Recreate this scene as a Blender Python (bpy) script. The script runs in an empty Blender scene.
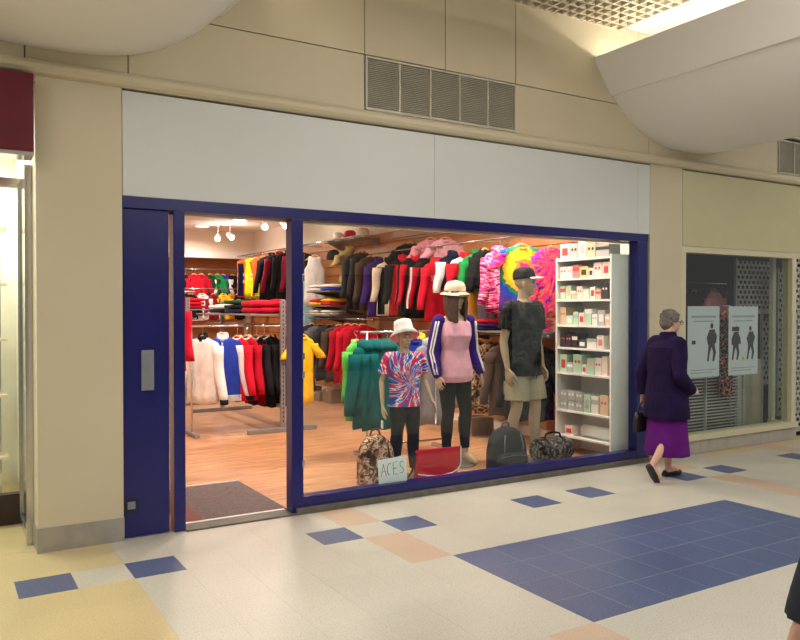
import bpy, bmesh, math, random
from mathutils import Vector, Matrix, noise
random.seed(7)
SC = bpy.context.scene
COL = SC.collection
PI = math.pi
# ------------------------------------------------------------------ camera
cam = bpy.data.cameras.new('camera'); camo = bpy.data.objects.new('camera', cam); COL.objects.link(camo)
camo.location = (0, 0, 1.54); camo.rotation_euler = (math.radians(90 - 0.824), 0, math.radians(-31.3))
cam.sensor_width = 36; cam.lens = 765 / 800 * 36; cam.clip_start = 0.05; cam.clip_end = 100
SC.camera = camo
# ------------------------------------------------------------------ world, large lights, exposure
w = bpy.data.worlds.new('world'); SC.world = w; w.use_nodes = True
w.node_tree.nodes['Background'].inputs[0].default_value = (1.0, 0.97, 0.92, 1)
w.node_tree.nodes['Background'].inputs[1].default_value = 0.42
SC.view_settings.view_transform = 'Standard'; SC.view_settings.look = 'None'
SC.view_settings.gamma = 1; SC.view_settings.use_curve_mapping = False
SC.view_settings.exposure = 0.0
def area(name, loc, size, power, color, rot=(0, 0, 0)):
    l = bpy.data.lights.new(name, 'AREA'); l.shape = 'RECTANGLE'; l.size, l.size_y = size; l.energy = power; l.color = color
    o = bpy.data.objects.new(name, l); COL.objects.link(o); o.location = loc; o.rotation_euler = rot
    return o
NEUT = (1.0, 0.985, 0.945); WARM = (1.0, 0.86, 0.74)
# mall ceiling luminaires over the walkway (out of frame, between the hanging beams)
area('mall_ceiling_light', (3.6, 1.5, 4.15), (2.6, 3.5), 125, NEUT)
area('mall_ceiling_light', (3.6, -2.8, 4.15), (2.6, 3.0), 100, NEUT)
area('mall_ceiling_light', (9.8, 1.5, 4.15), (2.0, 3.0), 90, NEUT)
area('mall_ceiling_light', (-2.6, 1.5, 4.15), (2.0, 3.5), 110, NEUT)
# ------------------------------------------------------------------ materials
MATS = {}
def _nt(name):
    m = bpy.data.materials.new(name); m.use_nodes = True
    return m, m.node_tree, m.node_tree.nodes['Principled BSDF']
def C4(c): return (c[0], c[1], c[2], 1)
def srgb(r, g, b):
    f = lambda v: (v / 255 / 12.92) if v / 255 <= 0.04045 else ((v / 255 + 0.055) / 1.055) ** 2.4
    return (f(r), f(g), f(b))
def plain(name, c, rough=0.6, metal=0.0, var=0.06, scale=6.0, bump=0.0, bscale=60.0, spec=0.5):
    if name in MATS: return MATS[name]
    m, nt, p = _nt(name); N, L = nt.nodes, nt.links
    tc = N.new('ShaderNodeTexCoord'); nz = N.new('ShaderNodeTexNoise'); nz.inputs['Scale'].default_value = scale; nz.inputs['Detail'].default_value = 4
    L.new(tc.outputs['Object'], nz.inputs['Vector'])
    r = N.new('ShaderNodeValToRGB'); e = r.color_ramp.elements
    e[0].position, e[1].position = 0.3, 0.7
    e[0].color = C4([x * (1 - var) for x in c]); e[1].color = C4([min(1, x * (1 + var)) for x in c])
    L.new(nz.outputs[0], r.inputs[0]); L.new(r.outputs[0], p.inputs['Base Color'])
    p.inputs['Roughness'].default_value = rough; p.inputs['Metallic'].default_value = metal
    p.inputs['Specular IOR Level'].default_value = spec
    if bump:
        n2 = N.new('ShaderNodeTexNoise'); n2.inputs['Scale'].default_value = bscale
        L.new(tc.outputs['Object'], n2.inputs['Vector'])
        b = N.new('ShaderNodeBump'); b.inputs['Strength'].default_value = bump; b.inputs['Distance'].default_value = 0.01
        L.new(n2.outputs[0], b.inputs['Height']); L.new(b.outputs[0], p.inputs['Normal'])
    MATS[name] = m
    return m
def fab(name, r, g, b, var=0.12):
    return plain('fabric_' + name, srgb(r, g, b), 0.9, 0, var, 9, 0.25, 26, 0.2)
def emis(name, c, s):
    m, nt, p = _nt(name)
    p.inputs['Base Color'].default_value = C4(c); p.inputs['Emission Color'].default_value = C4(c); p.inputs['Emission Strength'].default_value = s
    return m
def ramp_mat(name, build, cols, rough=0.88, const=True):
    """build(N, L, texcoord) gives a 0..1 socket; cols = [(pos, sRGB)]"""
    m, nt, p = _nt(name); N, L = nt.nodes, nt.links
    tc = N.new('ShaderNodeTexCoord'); s = build(N, L, tc)
    r = N.new('ShaderNodeValToRGB'); r.color_ramp.interpolation = 'CONSTANT' if const else 'LINEAR'
    e = r.color_ramp.elements
    while len(e) < len(cols): e.new(0.5)
    for k, (pos, c) in enumerate(cols):
        e[k].position = pos; e[k].color = C4(srgb(*c))
    L.new(s, r.inputs[0]); L.new(r.outputs[0], p.inputs['Base Color'])
    p.inputs['Roughness'].default_value = rough; p.inputs['Specular IOR Level'].default_value = 0.2
    MATS[name] = m
    return m
def mth(N, L, op, a, b=None):
    n = N.new('ShaderNodeMath'); n.operation = op
    for i, v in enumerate((a, b)):
        if v is None: continue
        if hasattr(v, 'is_linked') or hasattr(v, 'links'): L.new(v, n.inputs[i])
        else: n.inputs[i].default_value = v
    return n.outputs[0]
def noise_src(scale, detail=3, stretch=(1, 1, 1)):
    def f(N, L, tc):
        mp = N.new('ShaderNodeMapping'); mp.inputs['Scale'].default_value = stretch
        L.new(tc.outputs['Object'], mp.inputs['Vector'])
        n = N.new('ShaderNodeTexNoise'); n.inputs['Scale'].default_value = scale; n.inputs['Detail'].default_value = detail
        L.new(mp.outputs[0], n.inputs['Vector'])
        return n.outputs[0]
    return f
def polar_src(cx, cz, ka, kr, ns, spiral=0.0):
    """noise over (angle, radius) about a point of the cloth: tie-dye rays"""
    def f(N, L, tc):
        sp = N.new('ShaderNodeSeparateXYZ'); L.new(tc.outputs['Object'], sp.inputs[0])
        x = mth(N, L, 'SUBTRACT', sp.outputs[0], cx); z = mth(N, L, 'SUBTRACT', sp.outputs[2], cz)
        an = mth(N, L, 'ARCTAN2', z, x)
        rr = mth(N, L, 'SQRT', mth(N, L, 'ADD', mth(N, L, 'MULTIPLY', x, x), mth(N, L, 'MULTIPLY', z, z)))
        a2 = mth(N, L, 'ADD', an, mth(N, L, 'MULTIPLY', rr, spiral))
        cb = N.new('ShaderNodeCombineXYZ')
        L.new(mth(N, L, 'MULTIPLY', mth(N, L, 'COSINE', a2), ka), cb.inputs[0])
        L.new(mth(N, L, 'MULTIPLY', mth(N, L, 'SINE', a2), ka), cb.inputs[1])
        L.new(mth(N, L, 'MULTIPLY', rr, kr), cb.inputs[2])
        n = N.new('ShaderNodeTexNoise'); n.inputs['Scale'].default_value = ns; n.inputs['Detail'].default_value = 2
        L.new(cb.outputs[0], n.inputs['Vector'])
        return n.outputs[0]
    return f
def ring_src(cx, cz, k, wob):
    def f(N, L, tc):
        sp = N.new('ShaderNodeSeparateXYZ'); L.new(tc.outputs['Object'], sp.inputs[0])
        x = mth(N, L, 'SUBTRACT', sp.outputs[0], cx); z = mth(N, L, 'SUBTRACT', sp.outputs[2], cz)
        rr = mth(N, L, 'SQRT', mth(N, L, 'ADD', mth(N, L, 'MULTIPLY', x, x), mth(N, L, 'MULTIPLY', z, z)))
        n = N.new('ShaderNodeTexNoise'); n.inputs['Scale'].default_value = 22; L.new(tc.outputs['Object'], n.inputs['Vector'])
        return mth(N, L, 'ADD', mth(N, L, 'MULTIPLY', rr, k), mth(N, L, 'MULTIPLY', mth(N, L, 'SUBTRACT', n.outputs[0], 0.5), wob))
    return f
def glass(name, tint=(0.97, 1.0, 0.985), refl=1.0):
    m, nt, p = _nt(name); N, L = nt.nodes, nt.links
    N.remove(p); out = N['Material Output']
    t = N.new('ShaderNodeBsdfTransparent'); t.inputs[0].default_value = C4(tint)
    g = N.new('ShaderNodeBsdfGlossy'); g.inputs['Roughness'].default_value = 0.0
    lw = N.new('ShaderNodeLayerWeight'); lw.inputs[0].default_value = 0.5      # facing: the same from both sides of the pane
    k = mth(N, L, 'MULTIPLY', mth(N, L, 'ADD', mth(N, L, 'MULTIPLY', mth(N, L, 'POWER', lw.outputs['Facing'], 5.0), 0.95), 0.043), refl)
    mx = N.new('ShaderNodeMixShader'); L.new(k, mx.inputs[0]); L.new(t.outputs[0], mx.inputs[1]); L.new(g.outputs[0], mx.inputs[2])
    L.new(mx.outputs[0], out.inputs[0])
    return m
def speckle(name, base, dark, light, scale=240, rough=0.3, mottle=0.06):
    m, nt, p = _nt(name); N, L = nt.nodes, nt.links
    tc = N.new('ShaderNodeTexCoord'); g = N.new('ShaderNodeNewGeometry')
    n = N.new('ShaderNodeTexNoise'); n.inputs['Scale'].default_value = scale; n.inputs['Detail'].default_value = 2
    L.new(g.outputs['Position'], n.inputs['Vector'])
    r = N.new('ShaderNodeValToRGB'); e = r.color_ramp.elements
    e[0].position = 0.33; e[0].color = C4(dark); e[1].position = 0.42; e[1].color = C4(base)
    x = e.new(0.6); x.color = C4(base); x = e.new(0.72); x.color = C4(light)
    L.new(n.outputs[0], r.inputs[0])
    n2 = N.new('ShaderNodeTexNoise'); n2.inputs['Scale'].default_value = 2.2; n2.inputs['Detail'].default_value = 6
    L.new(g.outputs['Position'], n2.inputs['Vector'])
    hs = N.new('ShaderNodeHueSaturation'); L.new(r.outputs[0], hs.inputs['Color'])
    L.new(mth(N, L, 'ADD', mth(N, L, 'MULTIPLY', n2.outputs[0], mottle * 4), 1 - mottle * 2), hs.inputs['Value'])
    oi = N.new('ShaderNodeObjectInfo')
    hs2 = N.new('ShaderNodeHueSaturation'); L.new(hs.outputs[0], hs2.inputs['Color'])
    L.new(mth(N, L, 'ADD', mth(N, L, 'MULTIPLY', oi.outputs['Random'], 0.03), 0.985), hs2.inputs['Value'])
    L.new(hs2.outputs[0], p.inputs['Base Color'])
    L.new(mth(N, L, 'ADD', mth(N, L, 'MULTIPLY', n2.outputs[0], 0.2), rough - 0.1), p.inputs['Roughness'])
    MATS[name] = m
    return m
# ------------------------------------------------------------------ mesh helpers
def mk(name, bm, mat, parent=None, smooth=False, loc=None):
    bmesh.ops.recalc_face_normals(bm, faces=bm.faces[:])
    me = bpy.data.meshes.new(name); bm.to_mesh(me); bm.free()
    return link(name, me, mat, parent, smooth, loc)
def link(name, me, mat, parent=None, smooth=False, loc=None):
    if smooth:
        me.polygons.foreach_set('use_smooth', [True] * len(me.polygons))
    if mat is not None and not me.materials: me.materials.append(mat)
    o = bpy.data.objects.new(name, me); COL.objects.link(o)
    if parent: o.parent = parent
    if loc: o.location = loc
    return o
def tag(o, label=None, cat=None, group=None, kind=None):
    if label: o['label'] = label
    if cat: o['category'] = cat
    if group: o['group'] = group
    if kind: o['kind'] = kind
    return o
def thing(name, label, cat, loc=(0, 0, 0), rz=0, group=None, kind=None):
    o = bpy.data.objects.new(name, None); COL.objects.link(o); o.location = loc; o.rotation_euler = (0, 0, rz)
    o.empty_display_size = 0.1
    return tag(o, label, cat, group, kind)
def struct(name, label=None, cat=None):
    return thing(name, label, cat, kind='structure')
def B(): return bmesh.new()
def box(bm, x0, x1, y0, y1, z0, z1, bev=0.0, mat=None):
    c = ((x0 + x1) / 2, (y0 + y1) / 2, (z0 + z1) / 2)
    M = Matrix.Translation(c) @ Matrix.Diagonal((abs(x1 - x0), abs(y1 - y0), abs(z1 - z0), 1))
    if mat: M = mat @ M
    r = bmesh.ops.create_cube(bm, size=1, matrix=M)
    if bev:
        es = list({e for v in r['verts'] for e in v.link_edges})
        bmesh.ops.bevel(bm, geom=es, offset=bev, segments=2, affect='EDGES', profile=0.7)
    return r['verts']
def bx(name, mat, parent, x0, x1, y0, y1, z0, z1, bev=0.0, loc=None):
    b = B(); box(b, x0, x1, y0, y1, z0, z1, bev)
    return mk(name, b, mat, parent, loc=loc)
def loft(bm, rings, cap=True, closed=False):
    R = [[bm.verts.new(p) for p in r] for r in rings]
    n = len(R[0]); m = len(R)
    for i in range(m - 1 if not closed else m):
        a, b = R[i], R[(i + 1) % m]
        for k in range(n):
            bm.faces.new((a[k], a[(k + 1) % n], b[(k + 1) % n], b[k]))
    if cap and not closed:
        bm.faces.new(R[0][::-1]); bm.faces.new(R[-1])
def frame_of(d):
    d = Vector(d).normalized(); u = Vector((0, 0, 1)) if abs(d.z) < 0.9 else Vector((0, 1, 0))
    x = d.cross(u).normalized(); return x, d.cross(x).normalized()
def circ(c, r, x, y, n): return [Vector(c) + x * (r * math.cos(2 * PI * k / n)) + y * (r * math.sin(2 * PI * k / n)) for k in range(n)]
def tube(bm, pts, r, n=8):
    pts = [Vector(p) for p in pts]; rs = r if isinstance(r, (list, tuple)) else [r] * len(pts)
    rings = []; px = None
    for i, p in enumerate(pts):
        d = (pts[min(i + 1, len(pts) - 1)] - pts[max(i - 1, 0)])
        x, y = frame_of(d)
        if px is not None:
            x = (px - d.normalized() * px.dot(d.normalized())).normalized(); y = d.normalized().cross(x)
        px = x; rings.append(circ(p, rs[i], x, y, n))
    loft(bm, rings)
def capsule(bm, p0, r0, p1, r1, n=12, flat=None):
    p0, p1 = Vector(p0), Vector(p1); d = (p1 - p0)
    if d.length < 1e-5: d = Vector((0, 0, 1e-4))
    dn = d.normalized(); x, y = frame_of(dn); fx = fy = 1
    rings = []
    for t in (-80, -50, -20): rings.append((p0 + dn * r0 * math.sin(math.radians(t)), r0 * math.cos(math.radians(t))))
    rings.append((p0, r0)); rings.append((p1, r1))
    for t in (20, 50, 80): rings.append((p1 + dn * r1 * math.sin(math.radians(t)), r1 * math.cos(math.radians(t))))
    loft(bm, [circ(c, r, x, y, n) for c, r in rings])
def ell(bm, c, r, rot=None, sub=2):
    M = Matrix.Translation(c) @ (rot.to_4x4() if rot else Matrix.Identity(4)) @ Matrix.Diagonal((r[0], r[1], r[2], 1))
    bmesh.ops.create_icosphere(bm, subdivisions=sub, radius=1, matrix=M)
def lathe(bm, prof, n=24, c=(0, 0, 0)):
    c = Vector(c)
    loft(bm, [[c + Vector((r * math.cos(2 * PI * k / n), r * math.sin(2 * PI * k / n), z)) for k in range(n)] for r, z in prof])
def erings(bm, rs, n=24, cap=True):
    """rs = [(cx, cy, z, rx, ry)] upright elliptical loft"""
    loft(bm, [[Vector((cx + rx * math.cos(2 * PI * k / n), cy + ry * math.sin(2 * PI * k / n), z)) for k in range(n)] for cx, cy, z, rx, ry in rs], cap)
def prism(bm, poly, y0, y1):
    """polygon in XZ swept in Y"""
    loft(bm, [[Vector((x, y0, z)) for x, z in poly], [Vector((x, y1, z)) for x, z in poly]])
def remesh(bm, voxel, it=4, wrinkle=0.0, wscale=9.0):
    bmesh.ops.recalc_face_normals(bm, faces=bm.faces[:])
    me = bpy.data.meshes.new('tmp'); bm.to_mesh(me); bm.free()
    o = bpy.data.objects.new('tmp', me); COL.objects.link(o)
    a = o.modifiers.new('r', 'REMESH'); a.mode = 'VOXEL'; a.voxel_size = voxel
    s = o.modifiers.new('s', 'SMOOTH'); s.factor = 0.5; s.iterations = it
    dg = bpy.context.evaluated_depsgraph_get(); dg.update()
    ev = o.evaluated_get(dg); out = bpy.data.meshes.new_from_object(ev)
    bpy.data.objects.remove(o); bpy.data.meshes.remove(me)
    if wrinkle:
        out.update(); nn = [v.normal.copy() for v in out.vertices]
        for v, n in zip(out.vertices, nn):
            q = v.co; k = noise.noise(Vector((q.x * wscale, q.y * wscale, q.z * wscale * 0.6))) + 0.5 * noise.noise(Vector((q.x * wscale * 2.3 + 5, q.y * wscale * 2.3, q.z * wscale)))
            v.co = q + n * (k * wrinkle)
    out.update()
    return out
# ================================================================== MATERIAL LIBRARY
CREAM = plain('cream_wall_paint', srgb(200, 189, 162), 0.55, 0, 0.03, 1.5)
CREAM2 = plain('cream_frame_paint', srgb(204, 197, 166), 0.45, 0, 0.03, 3)
SEAM = plain('dark_joint', srgb(70, 64, 54), 0.9)
FASC = plain('white_fascia_board', srgb(206, 208, 206), 0.45, 0, 0.02, 1.2)
BLUE = plain('blue_gloss_paint', srgb(17, 19, 96), 0.28, 0, 0.10, 3)
STEEL = plain('brushed_steel', srgb(168, 164, 158), 0.42, 0.55, 0.08, 12)
CHROME = plain('chrome', srgb(205, 205, 208), 0.18, 0.9, 0.03)
GREYP = plain('grey_plate', srgb(132, 136, 146), 0.4, 0.3)
KERB = plain('grey_kerb', srgb(96, 92, 84), 0.7, 0, 0.2, 14)
BLACK = plain('black_plastic', srgb(24, 24, 26), 0.5)
WHITE = plain('white_paint', srgb(226, 224, 218), 0.5, 0, 0.02)
BEAMW = plain('beam_white', srgb(232, 229, 224), 0.6, 0, 0.02, 1)
SHOPW = plain('shop_wall_paint', srgb(226, 212, 196), 0.7, 0, 0.03, 1.5)
TILE_C = speckle('cream_terrazzo_tile', srgb(190, 185, 172), srgb(150, 143, 126), srgb(206, 202, 190), 130, 0.34, 0.035)
TILE_Y = speckle('yellow_terrazzo_tile', srgb(196, 178, 134), srgb(164, 146, 104), srgb(208, 194, 156), 130, 0.34, 0.035)
TILE_O = speckle('peach_terrazzo_tile', srgb(192, 166, 144), srgb(170, 142, 118), srgb(204, 182, 162), 130, 0.34, 0.035)
TILE_B = speckle('blue_terrazzo_tile', srgb(76, 88, 124), srgb(48, 56, 88), srgb(112, 122, 152), 110, 0.36, 0.05)
GROUT = plain('tile_grout', srgb(178, 172, 158), 0.8)
PANE = glass('clear_glass', (0.95, 0.985, 0.975), 0.95)
WOODF = None
def wood_floor():
    m, nt, p = _nt('oak_plank'); N, L = nt.nodes, nt.links
    g = N.new('ShaderNodeNewGeometry'); mp = N.new('ShaderNodeMapping'); mp.inputs['Scale'].default_value = (1.6, 14, 1)
    oi = N.new('ShaderNodeObjectInfo'); add = N.new('ShaderNodeVectorMath'); add.operation = 'ADD'
    cb = N.new('ShaderNodeCombineXYZ'); L.new(mth(N, L, 'MULTIPLY', oi.outputs['Random'], 30.0), cb.inputs[0])
    L.new(g.outputs['Position'], add.inputs[0]); L.new(cb.outputs[0], add.inputs[1]); L.new(add.outputs[0], mp.inputs['Vector'])
    n = N.new('ShaderNodeTexNoise'); n.inputs['Scale'].default_value = 1.5; n.inputs['Detail'].default_value = 5; L.new(mp.outputs[0], n.inputs['Vector'])
    r = N.new('ShaderNodeValToRGB'); e = r.color_ramp.elements; e[0].position = 0.3; e[1].position = 0.72
    e[0].color = C4(srgb(150, 100, 66)); e[1].color = C4(srgb(198, 148, 106)); L.new(n.outputs[0], r.inputs[0])
    hs = N.new('ShaderNodeHueSaturation'); L.new(r.outputs[0], hs.inputs['Color'])
    L.new(mth(N, L, 'ADD', mth(N, L, 'MULTIPLY', oi.outputs['Random'], 0.16), 0.9), hs.inputs['Value'])
    L.new(hs.outputs[0], p.inputs['Base Color']); p.inputs['Roughness'].default_value = 0.42
    return m
WOODF = wood_floor()
SLAT = plain('orange_wood_slat', srgb(180, 118, 72), 0.5, 0, 0.12, 3)
HANGW = plain('hanger_wood', srgb(214, 150, 92), 0.5, 0, 0.1, 20)
# ================================================================== MALL FLOOR
W = 5.30
fl = struct('floor', 'speckled terrazzo mall floor with blue, peach and yellow tiles', 'floor')
bx('screed', GROUT, fl, -8, 14, -6.5, 5.60, -0.1, -0.0008)
OX, OY, PX, PY = 0.965, 4.80, 0.2985, 0.30
bt = B(); box(bt, 0.0009, PX - 0.0009, -PY + 0.0009, -0.0009, -0.02, 0.0); tmp = mk('floor_tile', bt, None)
tile_mesh = tmp.data; bpy.data.objects.remove(tmp)
def tile_mat(k, j):
    if j == 0 and k in (-2, 0, 4, 6, 10, 12, 16, 18, 22, 24, -6, -8): return TILE_B
    if 6 <= k <= 14 and 3 <= j <= 6: return TILE_B
    if 18 + 4 <= k <= 30 and 5 <= j <= 8: return TILE_C
    if j == 0 and k == -1: return TILE_C
    if k < 0: return TILE_Y
    if k in (5, 17, 23) and (j in (1, 2) or j < 0): return TILE_O
    if k == 17 and 1 <= j <= 6: return TILE_O
    if k == 5 and j >= 7: return TILE_O
    if k >= 20 and j < -1: return TILE_Y
    return TILE_C
meshes = {}
cells = []
for k in range(-10, 30):
    for j in range(-2, 16):
        x, y = OX + PX * k, OY - PY * j
        cx, cy = x + PX / 2, y - PY / 2
        d = cx * 0.5195 + cy * 0.8545; s = cx * 0.8545 - cy * 0.5195
        inview = d > 2.6 and abs(s) < d * 0.523 + 0.25
        cells.append((not inview, d, k, j, x, y))
cells.sort()
tile_meshes = {}
rest = {}
for i, (nv, d, k, j, x, y) in enumerate(cells):
    m = tile_mat(k, j)
    if (i < 290 and not nv) or (m in (TILE_B, TILE_O) and not nv):
        if m not in tile_meshes:
            me = tile_mesh.copy(); me.materials.append(m); tile_meshes[m] = me
            g_ = -0.0010 if m is TILE_B else 0.0006
            for v in me.vertices: v.co.x += g_ if v.co.x > 0.1 else -g_; v.co.y += g_ if v.co.y > -0.1 else -g_
        o = bpy.data.objects.new('floor_tile', tile_meshes[m]); COL.objects.link(o); o.parent = fl; o.location = (x, y, 0)
    else: rest.setdefault(m, []).append((x, y))
for m, cs in rest.items():
    b = B()
    for x, y in cs: box(b, x + .001, x + PX - .001, y - PY + .001, y - .001, -0.02, 0)
    tag(mk('floor_tiles', b, m, fl), kind='stuff')
bx('far_paving', TILE_C, fl, -8, OX - PX * 10, -6.5, 5.4, -0.02, -0.0005)
bx('far_paving', TILE_C, fl, OX + PX * 30, 14, -6.5, 5.4, -0.02, -0.0005)
bx('far_paving', TILE_C, fl, OX - PX * 10, OX + PX * 30, -6.5, OY - PY * 16, -0.02, -0.0005)
# ================================================================== UPPER WALL, CORNICE, PILASTERS
wf = struct('wall_front', 'cream panelled upper wall above the shopfronts', 'wall')
bx('backing', SEAM, wf, -6, 14, W + 0.05, W + 0.12, 2.98, 4.62)
G = 0.004
def panel(x0, x1, z0, z1): bx('wall_panel', CREAM, wf, x0 + G, x1 - G, W + 0.005, W + 0.055, z0 + G, z1 - G)
lo = [-3.4, -1.6, -0.2, 0.49, 1.11, 2.90]
for a, b_ in zip(lo, lo[1:]): panel(a, b_, 3.10, 3.54)
for a, b_ in ((4.43, 6.16), (6.16, 6.74), (6.74, 8.33), (9.85, 12)): panel(a, b_, 3.10, 3.54)
up = [-3.4, -1.6, 0.1, 1.35, 2.90, 3.67, 4.43, 6.0, 7.5, 9.0, 12]
for a, b_ in zip(up, up[1:]): panel(a, b_, 3.54, 4.60)
cn = B()
prof = [(W + 0.08, 3.00), (W - 0.03, 3.00), (W - 0.055, 3.012), (W - 0.068, 3.035), (W - 0.066, 3.062), (W - 0.05, 3.082), (W - 0.02, 3.10), (W + 0.08, 3.105)]
loft(cn, [[Vector((x, y, z)) for y, z in prof] for x in (-3.4, 12)])
tag(mk('trim_1', cn, CREAM), 'rounded cream cornice band running above the shop fascias', 'cornice', kind='structure')
def pilaster(name, label, x0, x1, y0, y1, top, cap=True):
    p = struct(name, label, 'pilaster')
    bx('shaft', CREAM, p, x0, x1, y0, y1, 0.15, top)
    bx('kick_plate', STEEL, p, x0 - 0.006, x1 + 0.004, y0 - 0.008, y1, 0.0, 0.155)
    return p
pilaster('wall_pilaster', 'cream pilaster with steel kick plate beside the blue door panel', 0.545, 1.062, W - 0.02, W + 0.22, 3.0)
pilaster('wall_pilaster', 'narrow cream pilaster between the clothes shop and the postered window', 6.165, 6.655, W - 0.01, W + 0.3, 3.0)
# side walls of neighbouring units
bx_wl = bx('wall_left', SHOPW, None, 0.80, 0.98, W + 0.2, 17.3, 0, 3.3); tag(bx_wl, kind='structure')
# ================================================================== VENTS
DARKV = plain('vent_void', srgb(70, 66, 58), 0.9)
VSL = plain('vent_slat_metal', srgb(188, 182, 166), 0.5, 0.2)
def vent(label, x0, x1, z0, z1, n):
    t = thing('air_vent', label, 'vent', (x0, W, z0))
    bx('backing', DARKV, t, 0, x1 - x0, 0.03, 0.05, 0, z1 - z0)
    fr = B(); w_, h_ = x1 - x0, z1 - z0
    box(fr, 0, w_, -0.008, 0.03, 0, 0.02); box(fr, 0, w_, -0.008, 0.03, h_ - 0.015, h_); box(fr, 0, 0.015, -0.008, 0.03, 0.02, h_ - .015); box(fr, w_ - 0.015, w_, -0.008, 0.03, 0.02, h_ - .015)
    mk('frame', fr, VSL, t)
    for k in range(n):
        a = 0.015 + (w_ - 0.03) * k / n; c = 0.015 + (w_ - 0.03) * (k + 1) / n
        sl = B(); ns = 26
        for q in range(ns):
            z = 0.02 + (h_ - 0.035) * (q + 0.5) / ns
            M = Matrix.Translation(((a + c) / 2, 0.012, z)) @ Matrix.Rotation(math.radians(35), 4, 'X')
            box(sl, -(c - a) / 2 + .006, (c - a) / 2 - .006, -0.011, 0.011, -0.003, 0.003, mat=M)
        tag(mk('slats', sl, VSL, t), kind='stuff')
        if k: bx('mullion', VSL, t, a - 0.007, a + 0.007, -0.006, 0.03, 0.02, h_ - 0.015)
vent('long slatted air vent in five sections above the white fascia', 2.905, 4.425, 3.108, 3.532, 5)
vent('slatted air vent above the cream fascia of the postered window', 8.335, 9.845, 3.108, 3.50, 5)
# ================================================================== WHITE FASCIA
fb = thing('fascia_board', 'blank white fascia board over the blue shopfront', 'fascia', (0, 0, 0))
xs = [1.066, 3.55, 5.985, 6.16]
for a, b_ in zip(xs, xs[1:]): bx('board', FASC, fb, a + .0015, b_ - .0015, W - 0.012, W + 0.06, 2.293, 2.985)
# ================================================================== CEILING: BEAMS, GRID, COVES
cl = struct('ceiling', 'mall ceiling with open egg-crate grid above the walkway', 'ceiling')
bx('slab', WHITE, cl, -6, 14, -6.5, W + 0.1, 4.62, 4.75)
GRID = plain('grid_metal', srgb(206, 196, 172), 0.45)
GRIDBK = plain('void_shade', srgb(40, 36, 30), 0.9)
gb = B()
x0, x1, ya, yb, pit = 2.0, 5.74, 1.2, W - 0.005, 0.106
k = x0
while k <= x1 + 0.001: box(gb, k - 0.009, k + 0.009, ya, yb, 4.255, 4.36); k += pit
k = yb
while k >= ya: box(gb, x0, x1, k - 0.009, k + 0.009, 4.257, 4.358); k -= pit
tag(mk('egg_crate_grid', gb, GRID, cl), kind='stuff')
bx('void_shade_board', GRIDBK, cl, 2.0, 5.74, 1.2, W, 4.40, 4.43)  # near-black sheet: shade above the open grid is put into its colour
bx('cove_ceiling', WHITE, cl, 5.745, 7.75, -6, W, 4.29, 4.33)
bx('cove_ceiling', WHITE, cl, -0.4, 1.995, -6, W, 4.29, 4.33)
TUBE = emis('fluorescent_tube_glow', (1.0, 0.93, 0.80), 42.0)
def beam(label, cx):
    t = struct('ceiling_beam', label, 'ceiling beam')
    b = B(); out = []
    for q in range(-32, 33):
        dx = 1.10 * q / 32; out.append((cx + dx, 3.18 + 0.44 * abs(dx / 1.11) ** 2.7))
    poly = [(cx - 1.36, 3.93), (cx - 1.128, 3.608)] + out + [(cx + 1.128, 3.608), (cx + 1.36, 3.93), (cx + 1.33, 3.95), (cx + 1.26, 3.80), (cx - 1.26, 3.80), (cx - 1.33, 3.95)]
    prism(b, poly, -6.0, W + 0.004)
    o = mk('shell', b, BEAMW, t)
    for p in o.data.polygons: p.use_smooth = False
    for sx in (-1.05, 1.05):
        for y in (-4.6, -2.6, -0.6, 1.4, 3.4, 4.75):
            L_ = 0.8 if y < 4 else 0.42
            tb = B(); tube(tb, [(cx + sx, y - L_, 3.86), (cx + sx, y + L_, 3.86)], 0.02, 8); mk('fluorescent_tube', tb, TUBE, t)
    return t
beam('white curved ceiling beam hanging beside the air vent of the postered window', 6.745)
beam('white curved ceiling beam hanging above the cream pilaster and maroon sign', 0.63)
def spot_fixture(name, label, loc, r, mat, group=None):
    t = thing(name, label, 'light', loc, 0, group)
    b = B(); lathe(b, [(r * 0.78, -0.001), (r, -0.004), (r * 1.02, -0.012), (r * 0.8, -0.014), (r * 0.76, 0.0)], 20); mk('trim_ring', b, WHITE, t)
    b = B(); lathe(b, [(r * 0.78, 0.0), (r * 0.78, -0.006), (0.001, -0.009)], 20); mk('lens', b, mat, t)
    return t
BULB = emis('bright_lamp_lens', (1.0, 0.94, 0.84), 14)
spot_fixture('recessed_downlight', 'round white downlight set in the underside of the curved beam', (7.55, 4.6, 3.355), 0.07, BULB)
wo = struct('wall_opposite', 'beige shop wall on the far side of the walkway', 'wall')
bx('upper_wall', CREAM, wo, -8, 14, -6.3, -6.2, 2.4, 4.62)
for q in range(5):
    x = -7.5 + q * 4.3
    bx('pier', CREAM, wo, x, x + 0.6, -6.3, -6.18, 0, 2.4); bx('shop_window', plain('dark_window', srgb(52, 52, 60), 0.3), wo, x + 0.6, x + 4.3, -6.3, -6.22, 0, 2.4)
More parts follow.
